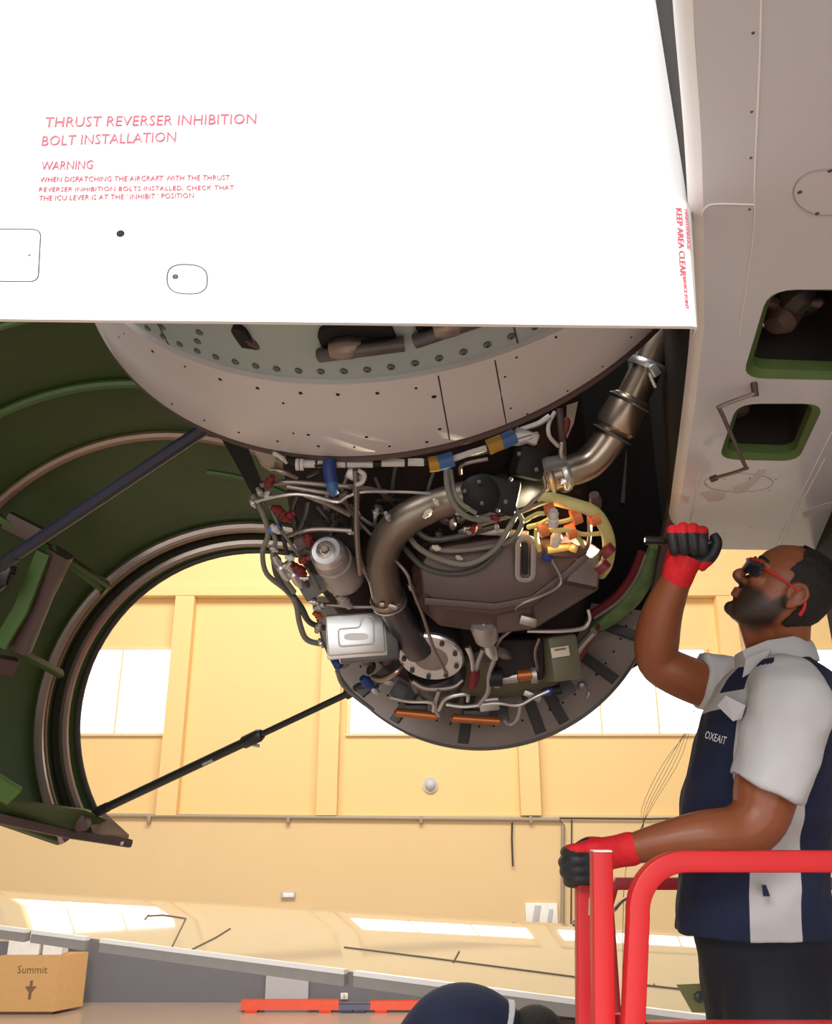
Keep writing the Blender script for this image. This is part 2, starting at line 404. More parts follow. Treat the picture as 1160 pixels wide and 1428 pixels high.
# ================================================================ WING IN THE BACKGROUND
def wing():
    # trailing edge runs from near right to far left, 1.3 m below the camera; skin rises away from it
    te0 = W(-140, 1272, 1); te1 = W(1290, 1455, 1)
    def flat(px, py, z):
        v = P(px, py, 1)-O0; return O0+v*((z-H)/v.z)
    zt_ = 2.62
    a = flat(-160, 1272, zt_+.2); b = flat(1250, 1452, zt_)
    along = (b-a).normalized(); chord = Vector((-along.y, along.x, 0)).normalized()
    if chord.y < 0: chord = -chord
    t = thing('aircraft_wing', (a+b)/2, 'glossy cream aircraft wing crossing the background below the yellow wall', 'wing')
    L = (b-a).length
    def sec(s, chl):
        o = a+along*s
        up = [(0, 0), (1.0, .186), (1.2, .216), (1.36, .236), (1.52, .2515), (1.68, .2625), (1.84, .2695), (1.95, .272), (2.3, .255), (3.05, -.02)]
        lo = [(2.9, -.16), (2.2, -.26), (1.2, -.22), (.4, -.12), (.02, -.035)]
        return [o+chord*(x*chl)+Z_*z*chl for x, z in up], [o+chord*(x*chl)+Z_*z*chl for x, z in lo]
    bm = bmesh.new(); rings = []
    for i in range(15):
        s = L*i/14; u, l = sec(s, .60+.45*i/14)
        rings.append([bm.verts.new(p) for p in u+l])
    m = len(rings[0])
    for i in range(14):
        for k in range(m):
            f = bm.faces.new((rings[i][k], rings[i][(k+1) % m], rings[i+1][(k+1) % m], rings[i+1][k]))
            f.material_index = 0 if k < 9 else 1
    bm.faces.new(rings[0]); bm.faces.new(rings[-1][::-1])
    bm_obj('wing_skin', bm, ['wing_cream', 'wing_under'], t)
    def up_pt(px, py):   # point on the upper skin under a photo pixel, first on flat slope
        v = P(px, py, 1)-O0
        best = None
        for i in range(4000):
            r = O0+v*(4+i*.004)
            rel = r-a; s = rel.dot(along); c = rel.dot(chord)
            if c < 0: continue
            chl = .60+.45*max(0, min(1, s/L)); x = c/chl
            up = [(0, 0), (1.0, .186), (1.2, .216), (1.36, .236), (1.52, .2515), (1.68, .2625), (1.84, .2695), (1.95, .272)]
            z = .272
            for (x0, z0), (x1, z1) in zip(up, up[1:]):
                if x0 <= x <= x1: z = z0+(z1-z0)*(x-x0)/(x1-x0)
            z *= chl
            if r.z <= a.z+z+(b.z-a.z)*s/L+.004: return Vector((r.x, r.y, a.z+z+(b.z-a.z)*s/L+.004))
        return r
    for pts in ([(205, 1277), (228, 1276), (259, 1281), (240, 1320)], [(202, 1282), (207, 1276)], [(321, 1295), (300, 1308), (268, 1324)], [(480, 1321), (600, 1336), (806, 1363)], [(640, 1327), (632, 1342)], [(880, 1372), (1000, 1385)], [(912, 1373), (912, 1376)]):
        part(t, 'panel_gap', 'wing_gap', lambda q: tube(q, [up_pt(*p) for p in pts], .008, 6, 0))
    for s0, s1 in ((0, .245), (.25, .33), (.345, .62), (.625, 1)):
        part(t, 'trailing_edge', 'wing_edge', lambda q: sweep(q, [a+along*(L*s0+.02)-chord*.02, a+along*(L*s1-.02)-chord*.02], [(-.02, -.016), (-.02, .016), (.045, .022), (.045, -.016)][::1], up=Z_))
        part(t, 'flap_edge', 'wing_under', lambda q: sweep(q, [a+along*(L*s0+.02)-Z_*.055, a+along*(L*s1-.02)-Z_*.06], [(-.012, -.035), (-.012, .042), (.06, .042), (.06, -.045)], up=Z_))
    for px in (325, 345):
        part(t, 'latch', 'rivet_steel', lambda q: ball(q, up_pt(px, 1338)-Z_*.03, .02))
    return a, along, chord, L
WA = wing()

# ================================================================ AIRCRAFT UNDERSIDE (right)
def uplane(px, py, lift=0):
    d = 1211/(1212-py); return P(px, py, d)+NU*lift
NU = RV.cross(AX).normalized()
if NU.z < 0: NU = -NU                                   # up, into the aircraft
und = thing('aircraft_underside', uplane(1060, 500), 'grey painted underside of the aircraft with two open access bays', 'aircraft')
def underside():
    def poly(q): return [uplane(x, y) for x, y in q]
    edge = [(968, -140), (966, 0), (978, 200), (982, 330), (982, 455), (970, 560), (955, 660), (938, 765)]
    outl = edge+[(1136, 768), (1165, 700), (1280, 600), (1500, 455), (1700, 200), (1900, -140)]
    h1 = rpoly(poly([(1072, 404), (1215, 404), (1190, 530), (1035, 527)]), .05)
    h2 = rpoly(poly([(1028, 563), (1150, 563), (1112, 643), (1002, 640)]), .05)
    bm = bmesh.new(); es = []
    for lp in (poly(outl), h1, h2):
        vs = [bm.verts.new(p) for p in lp]
        for k in range(len(vs)): es.append(bm.edges.new((vs[k], vs[(k+1) % len(vs)])))
    bmesh.ops.triangle_fill(bm, edges=es, use_beauty=True, use_dissolve=False)
    bmesh.ops.recalc_face_normals(bm, faces=bm.faces[:])
    r = bmesh.ops.extrude_face_region(bm, geom=bm.faces[:])
    bmesh.ops.translate(bm, vec=NU*.008, verts=[v for v in r['geom'] if isinstance(v, bmesh.types.BMVert)])
    bm_obj('skin', bm, 'under_grey', und)
    # rounded left shoulder and dark side wall
    ep = cat(poly(edge), 4)
    bm = bmesh.new(); sec = [(0, 0), (-.010, .004), (-.018, .012), (-.022, .026)]
    rings = [[bm.verts.new(p+RV*x+NU*z) for x, z in sec] for p in ep]
    for i in range(len(rings)-1):
        for k in range(3): bm.faces.new((rings[i][k], rings[i][k+1], rings[i+1][k+1], rings[i+1][k]))
    bm_obj('edge_radius', bm, 'under_light', und)  # lit look of the rounded edge put in by a paler colour
    bm = bmesh.new(); rings = [[bm.verts.new(p+RV*x+NU*z) for x, z in ((-.022, .026), (-.026, .5), (.0, .5), (-.004, .03))] for p in ep]
    for i in range(len(rings)-1):
        for k in range(4): bm.faces.new((rings[i][k], rings[i][(k+1) % 4], rings[i+1][(k+1) % 4], rings[i+1][k]))
    bm.faces.new(rings[0]); bm.faces.new(rings[-1])
    bm_obj('side_seal', bm, 'rubber', und)
    for lp, rim, dz, seed in ((h1, 'green_primer', .26, 3), (h2, 'green_primer', .22, 5)):
        c = sum(lp, Vector())/len(lp)
        ins = [p+(c-p)*(.018/max((c-p).length, .01)*1.0) for p in lp]
        def rimf(b):
            o = [b.verts.new(p-NU*.001) for p in lp]; i = [b.verts.new(p-NU*.001+NU*.012) for p in ins]
            j = [b.verts.new(p+NU*.035) for p in ins]; n = len(o)
            for A_, B_ in ((o, i), (i, j)):
                for k in range(n): b.faces.new((A_[k], A_[(k+1) % n], B_[(k+1) % n], B_[k]))
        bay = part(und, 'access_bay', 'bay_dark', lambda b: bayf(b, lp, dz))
        part(bay, 'bay_rim', 'green_rim', rimf)
        rnd = random.Random(seed)
        xs = RV; ys = AX
        for q in range(9):
            pc = c+xs*rnd.uniform(-.10, .10)+ys*rnd.uniform(-.10, .10)+NU*rnd.uniform(.05, .16)
            if q % 3 == 0: part(bay, 'bay_pipe', rnd.choice(['duct_dark', 'rib_dark', 'bracket_maroon']), lambda b: tube(b, [pc-xs*.09, pc, pc+ys*.07+NU*.03], .012, 8))
            elif q % 3 == 1: part(bay, 'bay_valve', rnd.choice(['bracket_maroon', 'rib_dark']), lambda b: lathe(b, pc, NU+xs*rnd.uniform(-1, 1), [(-.04, .02), (-.02, .036), (.02, .036), (.03, .02)], 16))
            else: part(bay, 'bay_fitting', rnd.choice(['silver_dull', 'bracket_maroon', 'silver']), lambda b: lathe(b, pc, xs+NU*rnd.uniform(-1, 1), [(-.012, .006), (-.004, .010), (.006, .010), (.012, .004)], 10))
    # seams, screws, round panel
    for q in ([(1062, -120), (1060, 60), (1052, 250), (1050, 330), (1030, 470)], [(978, 300), (985, 288), (1000, 284), (1052, 285)], [(1160, 602), (1118, 686), (1080, 765)], [(1150, 640), (1112, 712), (1085, 767)], [(975, 660), (955, 766)],
              [(1100, 768), (1136, 768)]):
        part(und, 'seam', 'under_light', lambda b: tube(b, cat([uplane(x, y, -.0005) for x, y in q], 5), .0016, 5, 0))
    part(und, 'round_panel', 'under_seam', lambda b: ringf(b, [uplane(1150+44*math.cos(a), 268+32*math.sin(a), -.0004) for a in [k*math.pi/18 for k in range(36)]], .001))
    part(und, 'oval_panel', 'under_seam', lambda b: ringf(b, [uplane(1030+48*math.cos(a), 673+13*math.sin(a), -.0004) for a in [k*math.pi/18 for k in range(36)]], .001))
    for x, y, r in ((1050, 46, .003), (1048, 156, .003), (1047, 220, .003), (1115, 268, .005), (1139, 298, .005), (1157, 238, .005), (1045, 292, .003), (1010, 668, .003), (1045, 667, .004), (985, 675, .003), (1082, 668, .003), (1072, 684, .003),
                    (1048, 735, .003), (1010, 744, .003), (1043, 746, .003), (990, 688, .002), (1000, 684, .002), (1017, 683, .002)):
        part(und, 'screw', 'seam_grey', lambda b: ball(b, uplane(x, y), r*.75, 1, 1, .5, 8))
    def wallf(b):
        e = [uplane(x, y) for x, y in ((1136, 768), (1165, 700), (1280, 600), (1500, 455), (1700, 200))]
        rings = [[b.verts.new(q) for q in (p-NU*.32, p+NU*.03, p+NU*.03+RV*.03, p-NU*.32+RV*.03)] for p in e]
        for i in range(len(rings)-1):
            for k in range(4): b.faces.new((rings[i][k], rings[i][(k+1) % 4], rings[i+1][(k+1) % 4], rings[i+1][k]))
        b.faces.new(rings[0]); b.faces.new(rings[-1])
    part(und, 'side_wall', 'rubber', wallf, False)
    for q in ([(948, 690), (962, 691), (960, 702), (950, 700)], [(975, 686), (990, 683), (1012, 688), (1010, 696), (988, 700)], [(1022, 680), (1048, 668), (1058, 655), (1072, 652), (1060, 666), (1040, 686), (1026, 690)], [(1118, 714), (1150, 702), (1165, 700), (1165, 705), (1140, 714), (1122, 722)]):
        part(und, 'window_glint', 'shade_glint_white', lambda b: prism(b, [uplane(x, y, -.0012) for x, y in q], [uplane(x, y, .001) for x, y in q]), False)  # window reflections on the skin, put in as flat patches
def bayf(b, lp, dz):
    b1 = [b.verts.new(p+NU*.01) for p in lp]; b2 = [b.verts.new(p+NU*dz) for p in lp]; n = len(lp)
    o1 = [b.verts.new(p+NU*.01+(p-sum(lp, Vector())/n)*.04) for p in lp]; o2 = [b.verts.new(p+NU*(dz+.01)+(p-sum(lp, Vector())/n)*.04) for p in lp]
    for k in range(n):
        j = (k+1) % n
        b.faces.new((b1[k], b1[j], b2[j], b2[k])); b.faces.new((o1[k], o2[k], o2[j], o1[j])); b.faces.new((b1[k], o1[k], o1[j], b1[j]))
    b.faces.new(b2); b.faces.new(o2[::-1])
def ringf(b, pts, r): sweep(b, pts, circ(r, 5), closed=True, up=NU)
underside()
# bent stay rod hanging from the bay
t = thing('prop_rod', uplane(1050, 537), 'thin bent metal stay rod hanging beside the lower access bay', 'rod')
part(t, 'rod', 'steel_tube', lambda b: tube(b, [uplane(1050, 537, -.02), uplane(1003, 549, -.03), uplane(1003, 556, -.035), uplane(1031, 608, -.07), uplane(1031, 616, -.072), uplane(992, 641, -.05)], .0045, 9, 4))
part(t, 'pivot', 'bracket_maroon', lambda b: tube(b, [uplane(1051, 534, .002), uplane(1051, 539, -.024)], .007, 10, 0))
part(t, 'end_fitting', 'bracket_maroon', lambda b: tube(b, [uplane(988, 643, -.05), uplane(995, 640, -.05)], .008, 10, 0))

# ================================================================ WHITE COWL DOOR (top left)
DD = 1.25
def dpt(px, py):     # door plane: leans back towards the top, slightly nearer at its foot
    s = (450-py)/550.0
    return P(px, py, DD+.28*s)
dn = (dpt(300, 100)-dpt(300, 400)).cross(dpt(600, 400)-dpt(300, 400)).normalized()
if dn.y > 0: dn = -dn
door = thing('cowl_door', dpt(500, 450), 'big white raised engine cowl door with red warning lettering', 'cowl')
def cowl():
    rows = []
    bm = bmesh.new()
    er = lambda y: 925+47*(max(0, min(1, (y+110)/563.0)))**1.05
    ys = [-110, -40, 30, 100, 170, 240, 310, 380, 449]
    for y in ys:
        e = er(y); tl = (449-y)/559.0
        yb = lambda x: y+(6*(x-400)/570. if y == 449 else 0)
        r = [dpt(x, yb(x)) for x in (-170, 100, 400, 700, e-25, e-6)]
        rr = .004+.05*tl
        base = dpt(e, yb(e))
        r += [base-dn*.002, base+RV*rr*.45-dn*.012*(.3+tl), base+RV*rr*.62-dn*(.03)]
        rows.append(r)
    g = [[bm.verts.new(p) for p in r] for r in rows]
    bk = [[bm.verts.new(p-dn*.007) for p in r[:7]]+[] for r in rows]
    nr, nc = len(g), len(g[0])
    for i in range(nr-1):
        for k in range(nc-1):
            f = bm.faces.new((g[i][k], g[i][k+1], g[i+1][k+1], g[i+1][k])); f.material_index = 1 if k >= 6 else 0  # rolled edge's shading put in by a greyer material
        for k in range(6): bm.faces.new((bk[i][k], bk[i+1][k], bk[i+1][k+1], bk[i][k+1]))
        f = bm.faces.new((g[i][-1], bk[i][-1], bk[i+1][-1], g[i+1][-1])); f.material_index = 1
        bm.faces.new((g[i][0], g[i+1][0], bk[i+1][0], bk[i][0]))
    for row in (0, nr-1):
        for k in range(6): bm.faces.new((g[row][k], g[row][k+1], bk[row][k+1], bk[row][k]))
        bm.faces.new((g[row][6], g[row][7], g[row][8], bk[row][6]))
    bm_obj('door_skin', bm, ['white_paint', 'shade_glint_white'], door)
    def line(body, x0, y0, x1, y1, hpx, name='lettering'):
        a, b = dpt(x0, y0), dpt(x1, y1)
        text_on(body, name, 'red_print', door, a, b-a, dn, width=(b-a).length, height=hpx*K(DD+.3)*1.05)
    line('THRUST REVERSER INHIBITION', 62, 178, 357, 173, 15.5)
    line('BOLT INSTALLATION', 58, 204, 245, 198, 15)
    line('WARNING', 57, 238, 129, 236, 13)
    line('WHEN DISPATCHING THE AIRCRAFT WITH THE THRUST', 55, 254.5, 320, 251.5, 7.5)
    line('REVERSER INHIBITION BOLTS INSTALLED, CHECK THAT', 54, 269, 326, 266, 7.5)
    line("THE ICU LEVER IS AT THE ' INHIBIT ' POSITION", 54, 280.5, 270, 276.5, 7.5)
    # vertical placard near the trailing edge
    def vline(body, x0, y0, x1, y1, hpx):
        a, b = dpt(x0, y0), dpt(x1, y1)
        text_on(body, 'edge_lettering', 'red_print', door, a, b-a, dn, width=(b-a).length, height=hpx*K(DD+.1))
    vline('KEEP AREA CLEAR', 942, 291, 948, 385, 8)
    vline('MAINTENANCE', 954, 293, 958, 347, 4)
    vline('SERVICE POINT', 951.5, 385, 955.5, 431, 4)
    def outline(name, q, r, wpx, m='seam_grey'):
        lp = rpoly([dpt(x, y) for x, y in q], r, 8)
        return part(door, name, m, lambda b: sweep(b, lp, circ(wpx*1.3*K(1.3), 6), closed=True, up=dn))
    o = outline('oval_hatch', [(233, 368), (289, 370), (289, 411), (233, 409)], .028, .8)
    part(o, 'hatch_latch', 'rivet_steel', lambda b: lathe(b, dpt(244.5, 386)-dn*.001, dn, [(0, .0045), (.002, .0045), (.003, .003), (.0015, .0)], 12))
    o = outline('access_hatch', [(-90, 319), (57, 320), (53, 393), (-90, 391)], .014, .8)
    part(o, 'hatch_latch', 'rivet_steel', lambda b: lathe(b, dpt(41, 356)-dn*.001, dn, [(0, .002), (.002, .002), (.0025, .001)], 10))
    part(door, 'drain_hole', 'black_hole', lambda b: lathe(b, dpt(168, 326)-dn*.02, dn, [(0, .0062), (.0208, .0062), (.0212, .004)], 20))
cowl()

# ================================================================ GREEN REVERSER HALF (left)
gd = thing('thrust_reverser_half', P(100, 1150, 3.3), 'opened thrust reverser half with dark green inside at left', 'thrust reverser')
S = [  # photo centre, photo radius, depth of the nested rings, far lip first
    (360, 1020, 252, 3.62), (357, 1024, 262, 3.60), (355, 1025, 275, 3.55), (350, 1030, 300, 3.45),
    (290, 990, 322, 3.2), (235, 950, 345, 3.0), (180, 940, 407, 2.7), (150, 930, 500, 2.35), (120, 915, 610, 2.05)]
def ringpt(s, a): return P(s[0]+s[2]*math.cos(a), s[1]-s[2]*math.sin(a), s[3])
def grev():
    A0, A1 = math.radians(38), math.radians(209); n = 44
    def shell(ss, th):
        bm = bmesh.new(); g = []
        for s in ss: g.append([bm.verts.new(ringpt(s, A0+(A1-A0)*k/n)) for k in range(n+1)])
        for i in range(len(ss)-1):
            for k in range(n): bm.faces.new((g[i][k], g[i][k+1], g[i+1][k+1], g[i+1][k]))
        return bm
    bm = shell(S, 0); o = bm_obj('inner_barrel', bm, 'green_primer', gd)
    md = o.modifiers.new('solid', 'SOLIDIFY'); md.thickness = .03; md.offset = 1
    def rail(sa, rp, m, name, a0=38, a1=209, off=0):
        part(gd, name, m, lambda b: tube(b, [ringpt((sa[0], sa[1], sa[2]-off, sa[3]), math.radians(a0+(a1-a0)*k/40)) for k in range(41)], rp*K(sa[3]), 8, 0))
    rail(S[0], 4, 'rib_dark', 'lip_seal')
    rail((356, 1024, 268, 3.56), 7, 'rail_metal', 'ring_rail')
    rail((354, 1026, 280, 3.52), 3.5, 'rubber', 'ring_seal')
    rail((350, 1030, 297, 3.43), 7, 'rail_metal', 'ring_rail', 60)
    rail((351, 1029, 289, 3.46), 3, 'duct_tan', 'ring_seal', 60)
    rail((235, 950, 343, 2.98), 7, 'duct_tan', 'ring_frame', 60, 170)
    rail((180, 940, 405, 2.68), 7, 'green_bright', 'ring_frame', 70, 150)
    rail((150, 930, 497, 2.33), 6, 'green_bright', 'ring_frame', 80, 150)
    rail((262, 970, 312, 3.08), 5, 'green_bright', 'ring_frame', 40, 85)
    # ribs and brackets on the left wall
    def strip(name, m, q, wpx, dep=.03):
        part(gd, name, m, lambda b: sweep(b, [P(*p) for p in q], circ(wpx*K(3)/2, 8, dep/2, 5), up=FV))
    strip('rib', 'green_bright', [(-5, 720, 2.9), (70, 765, 2.98), (140, 820, 3.25)], 9)
    strip('rib', 'green_bright', [(62, 770, 2.93), (30, 850, 2.95), (0, 900, 2.95)], 22)
    strip('rib', 'green_primer', [(75, 765, 2.95), (150, 815, 3.2), (142, 825, 3.3)], 7)
    strip('rib', 'green_primer', [(20, 905, 3.0), (85, 940, 3.25)], 10)
    strip('bracket', 'bracket_maroon', [(10, 725, 2.93), (60, 750, 2.95)], 26, .05)
    strip('bracket', 'bracket_maroon', [(85, 770, 2.96), (55, 830, 3.0), (25, 905, 3.02)], 36, .06)
    strip('bracket', 'bracket_maroon', [(20, 930, 3.05), (-10, 925, 3.0)], 26, .05)
    strip('rib', 'green_bright', [(-20, 1085, 2.85), (20, 1110, 2.9)], 30)
    part(gd, 'latch', 'rod_black', lambda b: (pbox(b, 5, 800, 2.85, 22, 26, .05, 20), ptube(b, [(-5, 830, 2.85, 6), (12, 815, 2.85, 5), (18, 800, 2.85, 5)])))
    # split line beam along the bottom
    part(gd, 'latch_beam', 'green_primer', lambda b: prism(b, [P(*p) for p in ((-120, 1095, 2.75), (20, 1118, 2.95), (120, 1130, 3.3), (152, 1145, 3.5), (140, 1170, 3.5), (0, 1143, 2.95), (-120, 1122, 2.75))],
        [P(*p) for p in ((-120, 1095, 2.95), (20, 1118, 3.1), (120, 1128, 3.45), (154, 1140, 3.65), (142, 1170, 3.65), (0, 1145, 3.1), (-120, 1122, 2.95))]), False)
    part(gd, 'beam_edge', 'bracket_maroon', lambda b: sweep(b, [P(-120, 1118, 2.74), P(0, 1142, 2.92), P(90, 1162, 3.3), P(180, 1176, 3.52)], circ(.022, 8, .017, 4), up=Z_))
    part(gd, 'corner_plate', 'duct_tan', lambda b: prism(b, [P(*p) for p in ((118, 1128, 3.4), (145, 1132, 3.5), (180, 1164, 3.5), (178, 1180, 3.5), (130, 1164, 3.4))], [P(*p) for p in ((118, 1128, 3.44), (145, 1132, 3.56), (180, 1164, 3.56), (178, 1180, 3.56), (130, 1164, 3.44))]), False)
    part(gd, 'hinge_lug', 'bracket_maroon', lambda b: pbox(b, 110, 1146, 3.35, 26, 22, .06, -10))
    for x, y in ((140, 1170), (152, 1171), (163, 1173), (170, 1176)):
        part(gd, 'bolt', 'silver', lambda b: ball(b, P(x, y, 3.47), .009, n=8))
grev()

# ================================================================ HOLD OPEN RODS
def rod(q0, q1, r, lab, m, collar, ends):
    t = thing('hold_open_rod', P(*q0), lab, 'rod', 'rods holding the reverser half open')
    a, b = P(*q0), P(*q1); ax = (b-a).normalized()
    if collar:
        c = a.lerp(b, collar)
        part(t, 'outer_tube', m, lambda q: tube(q, [a, c], r, 14, 0))
        part(t, 'inner_tube', m, lambda q: tube(q, [c, b], r*.68, 12, 0))
        cl = part(t, 'lock_collar', m, lambda q: lathe(q, c, ax, [(-.05, r), (-.04, r*1.35), (.03, r*1.35), (.045, r)], 16))
        part(cl, 'lock_lever', 'silver_dull', lambda q: tube(q, [c+ax*.0-UV*r*1.3, c+ax*.03-UV*r*2.2], r*.35, 8, 0))
        part(t, 'decal', 'silver_dull', lambda q: tube(q, [a.lerp(b, .44)-FV*r*.72-UV*r*.4, a.lerp(b, .48)-FV*r*.72-UV*r*.4], r*.4, 8, 0))
    else:
        part(t, 'outer_tube', m, lambda q: tube(q, [a, b], r, 16, 0))
    for e in ends:
        p = a if e == 0 else b; s = -1 if e == 0 else 1
        part(t, 'end_fitting', 'rod_black', lambda q: tube(q, [p-ax*s*.04, p+ax*s*.02, p+ax*s*.06], [r*1.12, r*1.12, r*.6], 12, 0))
rod((8, 783, 2.45), (300, 588, 2.3), 9*K(2.4), 'thick dark navy rod propping the green reverser half, the upper one', 'rod_navy', 0, [0])
rod((140, 1130, 3.4), (496, 962, 2.95), 6.2*K(3.3), 'thin black telescopic rod below the engine holding the reverser half', 'rod_black', .63, [0, 1])

# ================================================================ ENGINE
EC = P(668, 797, 3.0)
eng = thing('aircraft_engine', EC, 'uncowled aircraft engine with exposed pipes, harnesses and accessories under the white door', 'engine')
FC, NC = P(540, 209, 2.294), P(544, 73, 1.95)
FR, NR = .904, .862
def band():
    a0, a1, n = math.radians(196), math.radians(352), 72
    def arc(c, r, a): return c+(AR*math.cos(a)+AU*math.sin(a))*r
    an = [a0+(a1-a0)*k/n for k in range(n+1)]
    bm = bmesh.new(); g = []
    prof = [(NC, NR-.05), (NC, NR), (NC.lerp(FC, .5), (NR+FR)/2+.004), (FC, FR), (FC+AX*.012, FR-.006), (FC+AX*.012, FR-.06)]
    for c, r in prof: g.append([bm.verts.new(arc(c, r, a)) for a in an])
    for i in range(len(g)-1):
        for k in range(n): bm.faces.new((g[i][k], g[i][k+1], g[i+1][k+1], g[i+1][k]))
    b = bm_obj('outer_band', bm, 'band_grey', eng)
    def on(px, py):        # point on the band surface under a photo pixel (for screws)
        v = P(px, py, 1)-O0; best = None
        for i in range(600):
            p = O0+v*(1.4+i*.0018)
            s = (p-NC).dot(AX)/((FC-NC).dot(AX)); s2 = max(0, min(1, s)); c = NC.lerp(FC, s); r = NR+(FR-NR)*s2+.004*(1-abs(2*s2-1))
            e = abs((p-c).length-r)
            if -.05 < s < 1.05 and (best is None or e < best[0]): best = (e, p, (p-c).normalized())
        return best[1], best[2]
    for x, y, r in ((213, 490, 4), (258, 511, 2.5), (307, 529, 4), (359, 541, 4), (419, 548, 4), (471, 550, 4), (526, 548, 4), (395, 562, 2.5), (580, 541, 3), (605, 553, 5), (613, 598, 4), (595, 616, 4), (511, 609, 4), (430, 606, 4), (444, 622, 3.5),
                    (494, 623, 3), (543, 622, 3), (387, 615, 3), (333, 603, 3), (285, 586, 3), (240, 563, 3), (704, 525, 2.5), (720, 498, 2.5), (712, 569, 2.5), (735, 577, 2.5), (840, 511, 2.5), (791, 545, 2.5), (775, 470, 2.5), (173, 465, 2), (166, 470, 2), (880, 470, 2), (409, 604, 2.5)):
        p, nn = on(x, y)
        part(b, 'screw', 'black_hole', lambda q: lathe(q, p-nn*.002, nn, [(0, r*.62*K(1.9)), (.0034, r*.62*K(1.9)), (.0028, r*.3*K(1.9))], 10))
    for (x0, y0, x1, y1) in ((611, 524, 627, 613), (690, 502, 706, 592)):
        qs = [on(x0+(x1-x0)*k/5, y0+(y1-y0)*k/5) for k in range(6)]
        part(b, 'panel_gap', 'black_hole', lambda q: tube(q, [p-nn*.0003 for p, nn in qs], .0015, 5, 0))
    # rear lip with seal and small clips
    part(eng, 'band_lip', 'bracket_maroon', lambda q: tube(q, [arc(FC+AX*.018, FR-.004, a) for a in an], .009, 8, 0))
    part(eng, 'lip_flange', 'silver_dull', lambda q: tube(q, [arc(FC+AX*.034, FR-.016, a) for a in an], .006, 8, 0))
    # riveted inner sleeve nearer the viewer
    bm = bmesh.new(); g = []
    for s, r in ((.004, NR-.03), (0, NR-.012), (-.12, NR-.035), (-.18, NR-.043), (-.18, NR-.09), (0, NR-.06)):
        g.append([bm.verts.new(arc(NC+AX*s, r, math.radians(210+122*k/n))) for k in range(n+1)])
    for i in range(len(g)-1):
        for k in range(n): bm.faces.new((g[i][k], g[i][k+1], g[i+1][k+1], g[i+1][k]))
    sl = bm_obj('riveted_sleeve', bm, 'teal_primer', eng)
    def slp(a, s):
        r = NR-.012-.19*(-s) if s > -.12 else NR-.035-(-s-.12)*.139
        d = AR*math.cos(a)+AU*math.sin(a); return NC+AX*s+d*r, d
    cnt = 0
    for s, da, off in ((-.022, 3.1, 0), (-.055, 6.2, 1), (-.085, 6.2, 2.2), (-.118, 3.6, 0)):
        a = 213+off
        while a < 329:
            if not (s < -.05 and 248 < a < 285) and cnt < 98:
                p, d = slp(math.radians(a), s)
                rr = .0078 if a < 300 else .005
                part(sl, 'rivet', 'rivet_steel', lambda q: lathe(q, p-d*.002, d, [(0, rr), (.004, rr), (.006, rr*.7), (.0062, rr*.45), (.004, rr*.35)], 8)); cnt += 1
            a += da
    for a in (238, 288, 302.5, 307):
        ps = [slp(math.radians(a), s)[0] for s in (0, -.06, -.12, -.19)]
        part(sl, 'sleeve_seam', 'rib_dark' if a != 302.5 else 'silver_dull', lambda q: tube(q, ps, .0018, 5, 0))
    # dark cut-outs with fittings
    for a, s, wd, hh in ((253.5, -.085, .034, .10), (269, -.10, .14, .10), (282, -.11, .16, .05)):
        p, d = slp(math.radians(a), s); tg = d.cross(AX).normalized()
        c = part(sl, 'cutout', 'black_hole', lambda q: sweep(q, [p-d*.03, p+d*.003], circ(wd/2, 20, hh/2, 3.2), up=AX))
        part(c, 'fitting', 'bracket_maroon', lambda q: (lathe(q, p-d*.01+tg*.012, tg*.6+AX, [(-.02, .012), (0, .016), (.02, .012)], 14)))
        if wd > .1:
            part(c, 'pipe', 'duct_dark', lambda q: tube(q, [p+tg*wd*.6+d*.012+AX*.01, p+d*.022, p-tg*wd*.55+d*.012+AX*.02], .014, 10))
            part(c, 'connector', 'steel_tube', lambda q: lathe(q, p+d*.015-tg*.02, tg, [(-.03, .016), (-.01, .022), (.01, .022), (.03, .014)], 12))
    return arc
arc = band()

